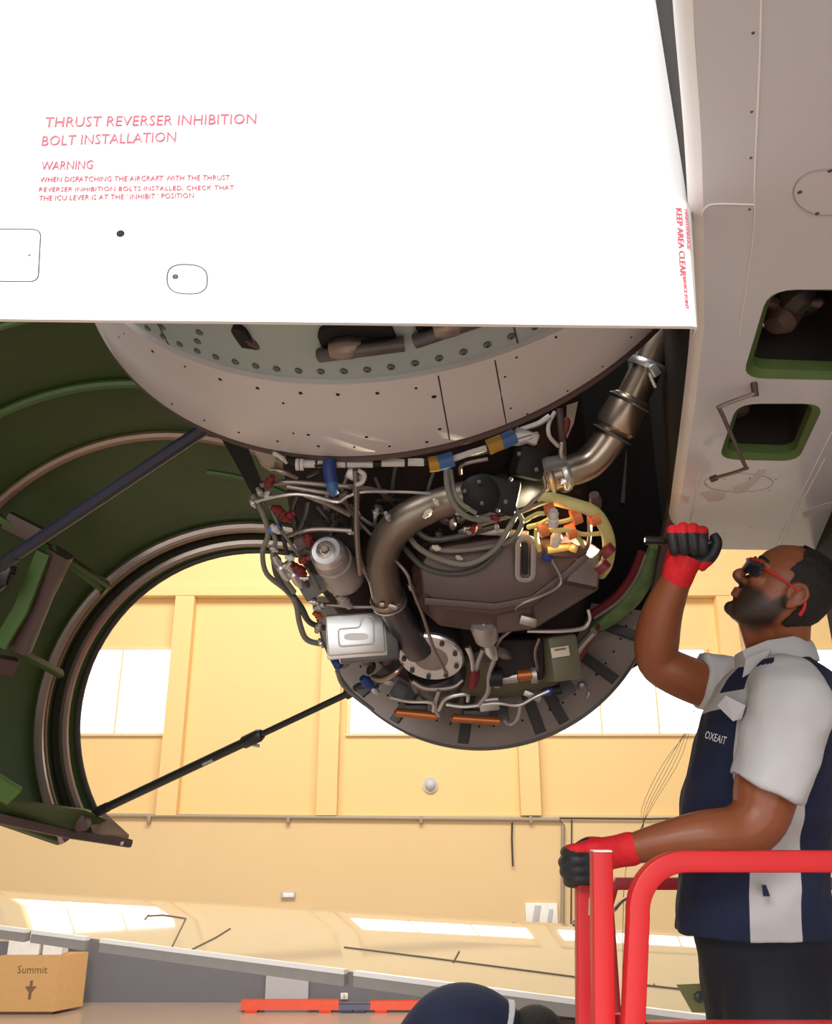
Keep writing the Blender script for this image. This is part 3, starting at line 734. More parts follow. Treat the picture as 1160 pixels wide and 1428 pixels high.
# dark core and the riveted bulkhead ring at the far end
def core():
    secs = [(600, 430, 195, 2.28), (592, 560, 215, 2.5), (606, 680, 212, 2.75), (645, 785, 180, 3.0), (662, 810, 165, 3.12)]
    bm = bmesh.new(); g = []
    for x, y, r, d in secs:
        g.append([bm.verts.new(P(x, y, d)+(AR*math.cos(a)+AU*math.sin(a))*r*K(d)) for a in [2*math.pi*k/40 for k in range(40)]])
    for i in range(len(g)-1):
        for k in range(40): bm.faces.new((g[i][k], g[i][(k+1) % 40], g[i+1][(k+1) % 40], g[i+1][k]))
    bm.faces.new(g[0]); bm.faces.new(g[-1])
    bm_obj('core_case', bm, 'core_dark', eng)
    R0 = .602
    d = part(eng, 'bulkhead_ring', 'disc_brown', lambda b: lathe(b, EC, AX, [(.10, R0-.29), (.05, R0-.18), (.012, R0-.05), (-.004, R0-.006), (0, R0), (.02, R0+.002), (.03, R0-.01), (.06, R0-.06), (.14, R0-.28), (.10, R0-.29)], 96, math.radians(17), math.radians(174), ref=AR, cap=False))
    part(d, 'rim_strip', 'rib_dark', lambda b: lathe(b, EC, AX, [(-.006, R0-.006), (-.004, R0+.001), (.012, R0+.002), (.012, R0-.006), (-.006, R0-.006)], 96, math.radians(17), math.radians(174), ref=AR, cap=False))
    def rp(a, r): 
        u = AR*math.cos(a)+AU*math.sin(a); t = (R0-r); x = .012+.038*max(0, (t-.05))/.13
        return EC+u*r+AX*x, u
    for ang in (318, 289, 264, 306-9, 334, 240, 225):
        a = math.radians(ang)
        p0, u = rp(a, R0-.015); p1, _ = rp(a, R0-.20); tg = AX.cross(u).normalized()
        part(d, 'radial_rib', 'rib_dark', lambda b: sweep(b, [p0-AX*.012, p1-AX*.012], circ(.018, 8, .010, 5), up=AX))
    cnt = 0
    for rr, st, ph in ((R0-.035, 2.6, 0), (R0-.075, 5.2, 1.2)):
        a = 200+ph
        while a < 345 and cnt < 90:
            p, u = rp(math.radians(a), rr)
            part(d, 'rivet', 'black_hole', lambda b: ball(b, p, .0042, n=6)); cnt += 1; a += st
    for ang in (303, 276, 236):
        p, u = rp(math.radians(ang), R0-.11)
        part(d, 'plate', 'rib_dark', lambda b: box(b, p, AX.cross(u).normalized(), u, AX, .07, .055, .02, .004))
    p, u = rp(math.radians(309), R0-.08)
    part(d, 'bulkhead_fitting', 'silver_dull', lambda b: (lathe(b, p, -AX, [(0, .016), (.02, .014), (.03, .006)], 12), tube(b, [p-AX*.01, p-AX*.015+u*.03, p-AX*.01+u*.05-AR*.02], .004, 6)))
core()

# right hand cowl half seen edge-on: dark inside, grey brown edge
rc = thing('engine_side_cowl', P(930, 720, 2.5), 'narrow edge-on engine cowl with black inside between engine and grey underside', 'cowl')
def side_cowl():
    e = cat([(972, 380, 2.25), (966, 455, 2.3), (953, 590, 2.4), (936, 700, 2.5), (922, 770, 2.62), (908, 845, 2.8), (896, 888, 2.9)], 5)
    ep = [P(*p) for p in e]
    bm = bmesh.new(); rings = []
    for i, p in enumerate(ep):
        rings.append([bm.verts.new(q) for q in (p, p+RV*.022, p+RV*.03+AX*.35, p-RV*.16+AX*.9, p-RV*.20+AX*.9, p-RV*.01+AX*.35)])
    for i in range(len(rings)-1):
        for k in range(6): bm.faces.new((rings[i][k], rings[i][(k+1) % 6], rings[i+1][(k+1) % 6], rings[i+1][k]))
    bm.faces.new(rings[0]); bm.faces.new(rings[-1])
    bm_obj('inner_skin', bm, 'shade_black', rc)
    part(rc, 'edge_strip', 'bracket_maroon', lambda b: sweep(b, [p+RV*.006-FV*.004 for p in ep], circ(.018, 8, .014, 5), up=FV))
    part(rc, 'edge_seal', 'disc_brown', lambda b: tube(b, [p+RV*.026-FV*.01 for p in ep], .006, 8, 0))
    # black sheet added to put the engine bay's shade behind the duct
    bm = bmesh.new(); L = [(700, 400), (985, 400), (968, 600), (938, 740), (908, 840), (890, 872), (780, 880), (700, 740)]
    prism(bm, [P(x, y, 3.02+.0004*(y-400)) for x, y in L], [P(x, y, 3.07+.0004*(y-400)) for x, y in L]); bm_obj('black_backing', bm, 'shade_black', rc, False)
    for x0, y0, x1, y1, wpx in ((880, 470, 870, 700, 10), (900, 600, 885, 800, 8)):
        part(rc, 'backing_rib', 'red_part' if wpx == 8 else 'rib_dark', lambda b: tube(b, [P(x0, y0, 2.98), P((x0+x1)/2+6, (y0+y1)/2, 3.0), P(x1, y1, 3.1)], wpx*K(3)/2, 8))
    # pale green seal at the bottom of the cowl
    q = cat([(912, 762, 2.70), (902, 800, 2.74), (880, 835, 2.79), (850, 862, 2.83), (826, 876, 2.86)], 5)
    part(rc, 'green_seal', 'green_pale', lambda b: sweep(b, [P(*p) for p in q], [circ((3+10*math.sin(math.pi*min(1, (k+3)/(len(q)+5))))*K(2.75), 10, .02, 3) for k in range(len(q))], up=FV))
    q2 = [(895, 770, 2.72), (880, 805, 2.76), (856, 835, 2.8), (822, 858, 2.84)]
    part(rc, 'red_seal', 'red_part', lambda b: ptube(b, [(a, c, d, 6) for a, c, d in q2]))
    part(rc, 'pale_strip', 'disc_brown', lambda b: ptube(b, [(a+6, c+4, d-.01, 2.5) for a, c, d in q2]))
side_cowl()

def D(y): return 2.06+(y-640)*.0017
def epipe(name, m, q, n=9, label=None, sm=5):
    """pipe through photo points; each (x, y, radius[, nearer])"""
    return part(eng, name, m, lambda b: ptube(b, [(t[0], t[1], D(t[1])-(t[3] if len(t) > 3 else 0), t[2]*(.82 if t[2] < 7 else 1)) for t in q], n, sm), label=label)
def clampat(par, x, y, d, ax, r, m='silver', w_=.012, name='clamp'):
    return part(par, name, m, lambda b: lathe(b, P(x, y, d), ax, [(-w_, r), (-w_, r*1.14), (-w_*.3, r*1.2), (w_*.3, r*1.2), (w_, r*1.14), (w_, r)], 20))
def bx(name, m, x, y, wp, hp, dep, near=0, bev=.004, par=None, **kw):
    return part(par or eng, name, m, lambda b: pbox(b, x, y, D(y)-near, wp, hp, dep, bev=bev, **kw))
def cylp(name, m, x0, y0, x1, y1, prof, near0=0, near1=0, par=None, n=24):
    """turned body between two photo points; prof = [(fraction, radius px)]"""
    a, b_ = P(x0, y0, D(y0)-near0), P(x1, y1, D(y1)-near1); L = (b_-a).length; k = K(D((y0+y1)/2))
    return part(par or eng, name, m, lambda b: lathe(b, a, b_-a, [(f*L, r*k) for f, r in prof], n))

# --- big bleed duct, valve and lower duct
dq = [(945, 425, 2.22, 20), (917, 475, 2.24, 21), (896, 525, 2.26, 22), (868, 580, 2.28, 23)]
du = part(eng, 'bleed_duct', 'bronze_duct', lambda b: ptube(b, dq+[(848, 615, 2.29, 23), (822, 645, 2.29, 23), (792, 658, 2.28, 22), (762, 667, 2.27, 21), (738, 673, 2.26, 21)], 22), label='bronze metal bleed air duct curving down')
ax = P(848, 612, 2.29)-P(880, 555, 2.27)
part(du, 'bellows', 'bronze_duct', lambda b: lathe(b, P(866, 583, 2.28), ax, [(-.062, .044), (-.056, .052), (-.04, .055), (-.02, .056), (.012, .058), (.03, .056), (.036, .05), (.05, .046)], 28))
clampat(du, 878, 561, 2.272, ax, .052, 'duct_dark', .004); clampat(du, 853, 606, 2.288, ax, .049, 'duct_dark', .004)
ax2 = P(896, 525, 2.26)-P(917, 475, 2.24)
cl = clampat(du, 903, 508, 2.25, ax2, .045, 'silver', .010)
part(cl, 'clamp_bolt', 'silver', lambda b: (pbox(b, 912, 517, 2.19, 12, 18, .02, -35), tube(b, [P(905, 520, 2.19), P(914, 540, 2.2)], .005, 8)))
ax3 = P(762, 667, 2.27)-P(792, 658, 2.28)
cl = clampat(du, 783, 661, 2.276, ax3, .043, 'silver', .011)
part(cl, 'clamp_bolt', 'silver', lambda b: (pbox(b, 786, 672, 2.22, 10, 9, .02, 10), tube(b, [P(787, 668, 2.22), P(789, 682, 2.22)], .005, 8)))
clampat(du, 762, 667, 2.27, ax3, .041, 'steel_tube', .008)
va = part(eng, 'bleed_valve', 'black_part', lambda b: (lathe(b, P(700, 682, 2.26), P(762, 667, 2.27)-P(640, 697, 2.25), [(-.12, .04), (-.10, .056), (-.03, .06), (.05, .058), (.07, .046), (.10, .044)], 24),
    pbox(b, 690, 690, 2.18, 62, 50, .1, 12, bev=.012), pbox(b, 735, 646, 2.17, 40, 42, .09, 14, 10, bev=.008)), label='black bleed valve body')
for x, y in ((668, 672), (705, 700), (672, 702), (712, 668), (694, 712), (648, 685), (724, 633), (748, 655)):
    part(va, 'bolt', 'plate_grey', lambda b: ball(b, P(x, y, 2.115), .006, n=8))
part(va, 'cover', 'black_part', lambda b: lathe(b, P(668, 690, 2.14), -FV, [(0, .05), (.015, .05), (.022, .042), (.026, .0)], 22))
ld = epipe('lower_duct', 'bronze_dull', [(662, 688, 21, -.02), (632, 697, 22), (600, 707, 23), (570, 722, 24, .02), (545, 745, 24, .04), (533, 775, 23, .05), (535, 805, 22, .06), (541, 835, 22, .06)], 22, label='dull bronze duct bending down the engine')
axl = P(552, 862, D(862)-.06)-P(540, 825, D(825)-.06)
cl = clampat(ld, 541, 834, D(834)-.06, axl, .042, 'bronze_duct', .008)
part(cl, 'clamp_band', 'silver', lambda b: lathe(b, P(543, 840, D(840)-.06), axl, [(-.004, .043), (-.003, .049), (.003, .049), (.004, .043)], 24))
part(cl, 'clamp_bolt', 'steel_tube', lambda b: (pbox(b, 548, 846, D(846)-.12, 14, 7, .02, 18), pbox(b, 533, 843, D(843)-.12, 8, 7, .02)))
epipe('lower_duct', 'duct_dark', [(545, 840, 20, .06), (556, 862, 20, .05), (570, 885, 21, .02), (585, 905, 22, .01)], 20, label='dark grey lower end of the duct')
# --- round flange disc at the end of the duct
fx = (P(592, 930, 2.4)-P(604, 905, 2.5)).normalized()
fx = (-FV*.75-UV*.62-RV*.12).normalized(); fc = P(601, 915, D(915)-.02)
fl = part(eng, 'starter', 'duct_dark', lambda b: lathe(b, fc-fx*.16, fx, [(0, .055), (.03, .075), (.09, .085), (.15, .088), (.16, .088)], 32), label='round dark accessory with pale bolted flange')
part(fl, 'flange', 'silver', lambda b: lathe(b, fc, fx, [(-.008, .04), (-.008, .095), (.004, .097), (.010, .092), (.010, .05), (.004, .045)], 40))
part(fl, 'flange_neck', 'disc_brown', lambda b: lathe(b, fc, fx, [(0, .052), (.012, .05), (.02, .03), (.02, 0)], 28))
t1 = fx.orthogonal().normalized(); t2 = fx.cross(t1)
for k in range(9):
    a = 2*math.pi*k/9+.3; p = fc+(t1*math.cos(a)+t2*math.sin(a))*.078+fx*.011
    part(fl, 'bolt', 'rib_dark', lambda b: lathe(b, p, fx, [(0, .007), (.006, .007), (.008, .004)], 8))
cylp('lower_housing', 'duct_dark', 606, 930, 622, 975, [(0, 40), (.3, 42), (.55, 36), (.6, 30), (1, 22)], -.1, -.08)
# --- silver filter with the target-like cap
fa = P(456, 770, D(770)-.12); fb = P(488, 815, D(815)+.02); fax = (fb-fa).normalized()
ff = part(eng, 'fuel_filter', 'silver_dull', lambda b: lathe(b, fa, fax, [(.0, .040), (.012, .046), (.05, .046), (.055, .050), (.13, .050), (.14, .056), (.17, .058), (.19, .05)], 32), label='silver cylindrical filter with round cap')
part(ff, 'cap', 'silver', lambda b: lathe(b, fa, -fax, [(-.012, .0455), (.004, .043), (.012, .036), (.012, .022), (.004, .021)], 32))
part(ff, 'cap_ring', 'silver', lambda b: lathe(b, fa, -fax, [(0, .024), (.02, .023), (.024, .018), (.016, .014)], 24))
part(ff, 'cap_nut', 'bronze_duct', lambda b: lathe(b, fa, -fax, [(0, .012), (.022, .012), (.026, .009), (.026, 0)], 6))
# --- silver box
sb = part(eng, 'control_box', 'silver', lambda b: pbox(b, 496, 884, D(884)-.10, 80, 56, .02, -3, 8, -10, bev=.006), label='bare silver box with raised outline')
part(sb, 'box_body', 'duct_dark', lambda b: pbox(b, 512, 894, D(884)-.0, 80, 58, .16, -3, 8, -10, bev=.008))
part(sb, 'box_rim', 'silver', lambda b: pbox(b, 497, 886, D(884)-.085, 84, 62, .012, -3, 8, -10, bev=.004))
bm_ = Matrix.Rotation(math.radians(-3), 3, FV) @ Matrix.Rotation(math.radians(8), 3, UV) @ Matrix.Rotation(math.radians(-10), 3, RV)
bo = P(496, 884, D(884)-.10)-(bm_@FV)*.0105
bp = lambda x, y: bo+(bm_@RV)*(x*K(2.4))+(bm_@UV)*(y*K(2.4))
ol = rpoly([bp(-24, -16), bp(24, -16), bp(26, 22), bp(10, 22), bp(6, 8), bp(-24, 8)], .010, 4)
part(sb, 'raised_outline', 'silver_dull', lambda b: sweep(b, ol, circ(.0022, 6), closed=True, up=FV))
part(sb, 'data_plate', 'silver_dull', lambda b: sweep(b, [bp(0, -4)-(bm_@FV)*.001, bp(0, -4)+(bm_@FV)*.001], circ(.034, 20, .010, 3), up=UV))
# --- maroon tank
tf = [(585, 790), (600, 764), (700, 748), (770, 752), (812, 772), (786, 812), (742, 846), (690, 858), (622, 850), (590, 826)]
tb = [(574, 790), (590, 757), (700, 738), (800, 745), (838, 766), (834, 822), (790, 860), (745, 877), (690, 884), (612, 872), (578, 842)]
def tank(b):
    qf = None
    tb2 = [tb[0], tb[1], tb[2], tb[3], tb[4], tb[5], tb[7], tb[8], tb[9], tb[10]]
    f = [b.verts.new(P(x, y, D(760)-.02)) for x, y in tf]; m = [b.verts.new(P(x, y, D(760)+.05)) for x, y in tb2]; k2 = [b.verts.new(P(x, y, D(760)+.35)) for x, y in tb2]
    n = len(f); b.faces.new(f); b.faces.new(k2[::-1])
    for A_, B_ in ((f, m), (m, k2)):
        for k in range(n):
            q = b.faces.new((A_[k], A_[(k+1) % n], B_[(k+1) % n], B_[k]))
            if A_ is f and k == 4: q.material_index = 1  # light on the right bevel put in as a silver face
            if A_ is f and k in (5, 6): q.material_index = 2  # paler faces carry that light along the lower bevel
    bmesh.ops.bevel(b, geom=b.edges[:], offset=.006, segments=2, profile=.5, affect='EDGES')
tk = part(eng, 'oil_tank', ['tank_maroon', 'silver_dull', 'tank_lit'], tank, label='dark maroon tank with bevelled lower edge')
part(tk, 'tank_lip', 'tank_maroon', lambda b: sweep(b, [P(x, y, D(760)-.022) for x, y in ((592, 838), (690, 846), (742, 836), (790, 800), (818, 774))], circ(.010, 8, .006, 4), up=FV))
part(tk, 'tank_bracket', 'steel_tube', lambda b: (pbox(b, 736, 866, D(760)+.0, 24, 13, .02, 15), pbox(b, 690, 742, D(742)+.0, 90, 10, .05, 4)))
part(tk, 'band_clamp', 'bracket_maroon', lambda b: tube(b, [P(760, 770, D(760)-.06), P(790, 772, D(760)-.06), P(815, 766, D(760)-.04)], .014, 8))
# slotted link plate
lp_ = part(eng, 'slotted_link', 'silver_dull', lambda b: sweep(b, rpoly([P(722, 750, D(760)-.07), P(744, 750, D(760)-.07), P(743, 808, D(790)-.07), P(721, 808, D(790)-.07)], .02, 6), circ(.0075, 8, .006, 4), closed=True, up=FV))
part(lp_, 'slot', 'black_hole', lambda b: pbox(b, 732, 779, D(775)-.06, 8, 44, .004))
# --- grey hoses
H_ = [('hose', 'hose_grey', [(566, 742, 5), (585, 765, 5, .06), (620, 782, 5, .1), (655, 786, 5, .11), (690, 766, 5, .1), (710, 735, 5, .07), (722, 712, 5, .02)]),
      ('hose', 'hose_dark', [(560, 760, 5), (590, 790, 5, .08), (630, 800, 5, .1), (668, 792, 4.5, .1), (700, 764, 4.5, .08)]),
      ('hose', 'hose_grey', [(600, 765, 4.5, .05), (630, 768, 4.5, .07), (672, 764, 4.5, .07), (710, 755, 4.5, .06), (728, 730, 4.5, .06), (720, 712, 4, .03)]),
      ('hose', 'hose_dark', [(575, 735, 5), (600, 752, 5, .03), (640, 748, 5, .03), (690, 735, 4, .03)]),
      ('hose', 'hose_grey', [(622, 650, 5, .02), (624, 680, 5, .06), (634, 705, 5, .1), (655, 722, 5, .12), (682, 724, 5, .1)]),
      ('hose', 'hose_grey', [(628, 655, 4, .0), (633, 685, 4, .06), (644, 703, 4, .1), (664, 716, 4, .12)]),
      ('hose', 'steel_tube', [(642, 660, 3.5, .06), (645, 648, 3.5, .08), (680, 640, 3.5, .08)]),
      # left harness
      ('harness', 'hose_grey', [(352, 690, 5), (366, 715, 5, .03), (374, 745, 5, .05), (366, 770, 4.5, .05), (372, 800, 4.5, .05), (398, 822, 5, .04), (412, 840, 5, .04), (418, 870, 5, .03), (428, 892, 5, .03), (452, 899, 5, .02)]),
      ('harness', 'hose_dark', [(380, 765, 5), (386, 800, 6, .04), (400, 820, 6, .04), (420, 848, 6, .03), (432, 868, 5, .03), (454, 876, 5, .02)]),
      ('harness', 'hose_grey', [(366, 700, 4), (372, 730, 4, .04), (384, 752, 4, .06), (380, 778, 4, .06), (396, 806, 4.5, .06), (410, 826, 5, .06)]),
      ('harness', 'hose_dark', [(395, 748, 4), (402, 776, 4, .02), (420, 800, 4, .02), (436, 830, 4, .02), (440, 850, 4, .02)]),
      ('harness', 'hose_grey', [(376, 705, 3), (390, 735, 3, .04), (410, 765, 3, .05), (430, 795, 3, .05), (445, 822, 3, .04)])]
for nm, m, q in H_: epipe(nm, m, q)
# --- steel tubes upper left
for nm, m, q in [
    ('tube_line', 'steel_tube', [(364, 676, 4.5, .03), (400, 672, 4.5, .05), (450, 676, 4.5, .05), (500, 680, 4.5, .04), (540, 686, 4, .0)]),
    ('tube_line', 'steel_tube', [(400, 678, 4, .04), (440, 685, 4, .05), (468, 689, 4, .05)]),
    ('tube_line', 'silver', [(350, 702, 3, .06), (372, 695, 3, .08), (410, 689, 3, .09), (440, 693, 3, .09), (470, 700, 3, .09), (485, 692, 3, .09), (510, 686, 2.5, .08), (560, 686, 2.5, .05), (600, 688, 2.5, .03)]),
    ('support_strut', 'steel_tube', [(495, 655, 4.5, .08), (497, 690, 5, .1), (497, 730, 5, .11), (499, 770, 5, .11), (502, 800, 4.5, .1)]),
    ('tube_line', 'steel_tube', [(425, 690, 4.5, .05), (455, 702, 4.5, .06), (488, 718, 4.5, .06)]),
    ('tube_line', 'steel_tube', [(402, 747, 4, .05), (420, 741, 4, .07), (445, 738, 4, .07), (490, 740, 4, .07)]),
    ('tube_line', 'steel_tube', [(378, 655, 4.5, .04), (396, 658, 4.5, .05), (414, 666, 4.5, .04)]),
    ('tube_line', 'steel_tube', [(478, 693, 3.5, .04), (490, 715, 3.5, .03), (510, 738, 3, .02), (540, 770, 3, .05), (566, 798, 3, .12), (575, 822, 3, .13), (590, 860, 3, .13), (605, 905, 3, .13), (622, 938, 3, .12)]),
    ('tube_line', 'duct_dark', [(430, 700, 5), (424, 725, 5, .03), (412, 745, 5, .02)]),
    ('tube_line', 'duct_dark', [(415, 690, 5), (408, 712, 5), (415, 735, 5)]),
    ('tube_line', 'steel_tube', [(498, 770, 4.5, .06), (508, 795, 4.5, .07), (522, 820, 4.5, .05)]),
    ('tube_line', 'steel_tube', [(440, 843, 4, .03), (465, 844, 4, .03), (500, 846, 4, .04), (530, 846, 3, .04)]),
    ('tube_line', 'duct_dark', [(470, 725, 6), (460, 745, 6), (452, 765, 6)]),
    ('tube_line', 'steel_tube', [(640, 742, 4), (680, 728, 4, .02), (720, 716, 4, .03), (760, 700, 4, .05)]),
    # lower right and bottom
    ('tube_line', 'steel_tube', [(768, 778, 3, .1), (782, 806, 3, .14), (776, 820, 3, .16), (750, 833, 3, .16), (722, 845, 3, .17), (720, 856, 3, .16), (726, 868, 3, .14), (700, 888, 3.5, .12), (690, 904, 3.5, .1)]),
    ('tube_line', 'silver', [(820, 850, 3), (822, 864, 3, .02), (812, 876, 3.5, .04), (780, 880, 3.5, .06), (735, 880, 3, .06)]),
    ('tube_line', 'silver_dull', [(690, 918, 4.5, .1), (682, 940, 4, .12), (680, 965, 4, .12), (668, 982, 4, .12)]),
    ('tube_line', 'silver_dull', [(674, 905, 4.5, .06), (666, 925, 4.5, .06), (662, 945, 4, .05)]),
    ('tube_line', 'silver', [(652, 902, 6, .04), (658, 920, 4, .06), (660, 948, 4, .06)]),
    ('tube_line', 'steel_tube', [(752, 890, 3, .06), (746, 910, 3, .08), (750, 935, 3, .08), (752, 948, 3, .06)]),
    ('tube_line', 'silver', [(545, 972, 3), (570, 978, 3, .04), (602, 980, 3, .05), (604, 992, 3, .05)]),
    ('tube_line', 'silver', [(612, 990, 3.5, .06), (622, 974, 3.5, .08), (650, 968, 3.5, .08), (652, 978, 3, .08)]),
    ('tube_line', 'silver', [(622, 982, 3.5, .05), (650, 985, 3.5, .06), (690, 980, 3.5, .07), (722, 983, 3.5, .07), (745, 972, 3.5, .06), (765, 963, 3.5, .04)]),
    ('tube_line', 'silver_dull', [(726, 978, 3, .05), (722, 1000, 3, .05), (712, 1010, 3, .04), (702, 1004, 3, .04)]),
    ('tube_line', 'silver_dull', [(612, 963, 4, .04), (606, 985, 4, .04), (612, 998, 4, .04)]),
    ('tube_line', 'hose_grey', [(470, 935, 4), (478, 955, 4, .0), (500, 975, 4, -.02), (520, 990, 3, -.06)]),
    ('tube_line', 'bronze_duct', [(520, 945, 6), (535, 947, 6, .03), (552, 938, 5, .04), (560, 930, 4, .02)]),
    ('tube_line', 'steel_tube', [(575, 950, 5), (595, 960, 5, .02), (630, 958, 5, .02), (645, 948, 4)]),
    ]: epipe(nm, m, q)
# --- valve rows, harness sleeves and tags under the band lip
for k, (x, wpx) in enumerate(((431, 18), (447, 8), (475, 14), (502, 36), (548, 32), (580, 22))):
    part(eng, 'sleeve', 'white_plastic', lambda b: lathe(b, P(x-wpx/2, 647-(.0 if x < 500 else (x-500)*.03), 2.0), RV, [(0, 5.5*K(2)), (wpx*K(2), 5.5*K(2))], 14))
part(eng, 'harness', 'black_part', lambda b: tube(b, [P(400, 640, 2.02), P(430, 647, 2.0), P(500, 647, 2.0), P(600, 643, 2.0), P(650, 634, 2.0), P(700, 622, 2.0)], .008, 10))
for x in (415, 421): part(eng, 'ring_seal', 'white_plastic', lambda b: lathe(b, P(x, 648, 2.0), RV, [(-.004, .008), (-.004, .014), (.004, .014), (.004, .008)], 14))
part(eng, 'strap', 'blue_tag', lambda b: tube(b, [P(460, 642, 1.985), P(459, 655, 1.98), P(462, 672, 1.98)], .016, 10))
part(eng, 'strap', 'blue_light', lambda b: tube(b, [P(461, 668, 1.98), P(464, 682, 1.98), P(468, 689, 1.985)], [.012, .014, .010], 10))
for x0, y0, x1, y1, m in ((598, 648, 612, 646, 'amber_tag'), (611, 646, 632, 640, 'blue_light'), (680, 624, 700, 616, 'amber_tag'), (699, 617, 718, 608, 'blue_light')):
    part(eng, 'band_tag', m, lambda b: tube(b, [P(x0, y0, 1.985), P(x1, y1, 1.985)], 11*K(2), 14, 0))
part(eng, 'sleeve', 'white_plastic', lambda b: tube(b, [P(632, 640, 1.99), P(655, 632, 1.99), P(678, 625, 1.99)], 4.5*K(2), 10))
part(eng, 'sensor_body', 'silver_dull', lambda b: (pbox(b, 733, 609, 2.0, 34, 16, .04, 18), lathe(b, P(722, 615, 1.99), RV+UV*.3, [(-.02, .006), (0, .012), (.03, .012), (.05, .008)], 12)))
part(eng, 'bracket', 'silver_dull', lambda b: tube(b, [P(725, 600, 2.0), P(752, 590, 2.0), P(766, 580, 2.0)], .007, 8))
part(eng, 'tube_line', 'white_plastic', lambda b: tube(b, [P(773, 575, 2.02), P(765, 592, 2.0), P(766, 608, 2.0), P(778, 622, 2.05)], .005, 8))
part(eng, 'drain_strut', 'bracket_maroon', lambda b: tube(b, [P(780, 570, 2.05), P(783, 605, 2.05), P(786, 640, 2.1)], .008, 8))
part(eng, 'red_cap', 'red_part', lambda b: lathe(b, P(788, 594, 2.06), UV+RV*.2, [(-.022, .007), (-.01, .011), (.012, .011), (.02, .006)], 12))
part(eng, 'pylon_skirt', 'disc_brown', lambda b: prism(b, [P(790, 565, 2.12), P(806, 560, 2.12), P(800, 590, 2.14), P(790, 612, 2.16)], [P(790, 565, 2.2), P(806, 560, 2.2), P(800, 590, 2.2), P(790, 612, 2.2)]), False)
epipe('tube_line', 'silver', [(783, 618, 3, .05), (782, 632, 4, .05), (786, 642, 3, .03)])
cylp('valve_block', 'plate_grey', 757, 648, 790, 642, [(0, 8), (.2, 10), (.8, 9), (1, 6)], .03, .03)
epipe('tube_line', 'steel_tube', [(758, 665, 3, .03), (760, 680, 3, .06), (745, 698, 3, .09), (728, 712, 3, .1)])
# --- flashlit bundle on the right
epipe('hose', 'hose_yellow', [(752, 692, 8, .02), (780, 698, 9, .06), (805, 705, 9, .08), (828, 714, 9, .08), (843, 735, 9, .07), (849, 758, 9, .04), (846, 785, 9, .0), (838, 800, 8, -.05)], 14, label='thick yellow green hose lit by the flashlight')
for q in ([(732, 726, 4, .06), (748, 717, 4, .08), (760, 716, 4, .09)], [(736, 735, 4.5, .06), (752, 731, 4.5, .08), (765, 724, 4, .09)], [(757, 738, 4, .09), (775, 740, 4.5, .11), (795, 739, 4.5, .1), (812, 745, 4, .08), (838, 744, 4, .05)],
          [(770, 730, 4, .1), (790, 726, 4, .1), (806, 720, 4, .09)], [(795, 740, 4, .09), (808, 752, 4, .07), (814, 765, 4, .05)], [(748, 738, 4, .07), (748, 752, 4.5, .08), (752, 768, 4, .08)]):
    epipe('wire_bundle', 'hose_yellow', q)
for x, y, m in ((768, 713, 'orange'), (803, 720, 'orange'), (796, 741, 'orange'), (828, 722, 'orange'), (757, 738, 'orange'), (847, 768, 'red_part'), (840, 790, 'red_part')):
    part(eng, 'clip', m, lambda b: lathe(b, P(x, y, D(y)-.09), RV+UV*(.4 if m == 'orange' else -1), [(-.011, .008), (-.011, .020), (.011, .020), (.011, .008)], 14))
cylp('connector', 'white_plastic', 772, 712, 771, 734, [(0, 5), (.2, 7), (.45, 5), (.5, 7), (.9, 7), (1, 4)], .12, .12)
cylp('connector', 'label_cream', 778, 742, 773, 760, [(0, 4), (.4, 8), (1, 6)], .09, .09)
bx('gold_block', 'gold', 780, 764, 38, 11, .05, .06, roll=-8)
bx('gold_block', 'gold', 797, 764, 12, 12, .06, .07, roll=20)
cylp('connector', 'blue_tag', 757, 776, 768, 780, [(0, 4), (.5, 5), (1, 4)], .1, .1)
epipe('tube_line', 'steel_tube', [(820, 715, 3.5, .04), (822, 735, 3.5, .06), (820, 760, 3.5, .05), (812, 772, 4, .04)])
cylp('dial_sensor', 'bracket_maroon', 828, 690, 832, 708, [(0, 7), (.5, 9), (1, 6)], .04, .04)
# --- bottom accessories
c1 = cylp('drain_filter', 'silver_dull', 673, 866, 680, 896, [(0, 15), (.2, 18), (.75, 16), (.8, 10), (1, 9)], .15, .13)
part(c1, 'filter_cap', 'silver', lambda b: lathe(b, P(673, 866, D(866)-.15), P(673, 866, D(866)-.15)-P(680, 896, D(896)-.13), [(0, .014), (.012, .013), (.018, .006), (.018, 0)], 6))
cylp('connector', 'silver', 680, 898, 690, 918, [(0, 6), (.4, 9), (.8, 7), (1, 5)], .12, .12)
cylp('actuator', 'silver_dull', 688, 946, 748, 940, [(0, 13), (.12, 14), (.13, 9), (.55, 9), (.56, 7), (.85, 7), (.86, 12), (1, 12)], .08, .08)
cylp('connector', 'black_part', 682, 945, 700, 944, [(0, 12), (1, 13)], .1, .1)
cylp('connector', 'copper', 722, 942, 742, 940, [(0, 8), (1, 8)], .09, .09)
bx('gearbox_block', 'core_dark', 722, 915, 64, 56, .14, -.02, .01)
cylp('elbow', 'steel_tube', 690, 905, 710, 915, [(0, 6), (.5, 9), (1, 6)], .1, .06)
ob = part(eng, 'igniter_box', 'olive', lambda b: pbox(b, 778, 917, D(917)-.02, 44, 62, .12, -6, 14, -8, bev=.012), label='olive box with a cream label')
part(ob, 'label_plate', 'label_cream', lambda b: pbox(b, 781, 909, D(917)-.093, 27, 14, .004, -6, 14, -8, bev=.001))
part(ob, 'print', 'cardboard_print', lambda b: pbox(b, 781, 905.5, D(917)-.0965, 17, 2.2, .002, -6, 14, -8, bev=0))
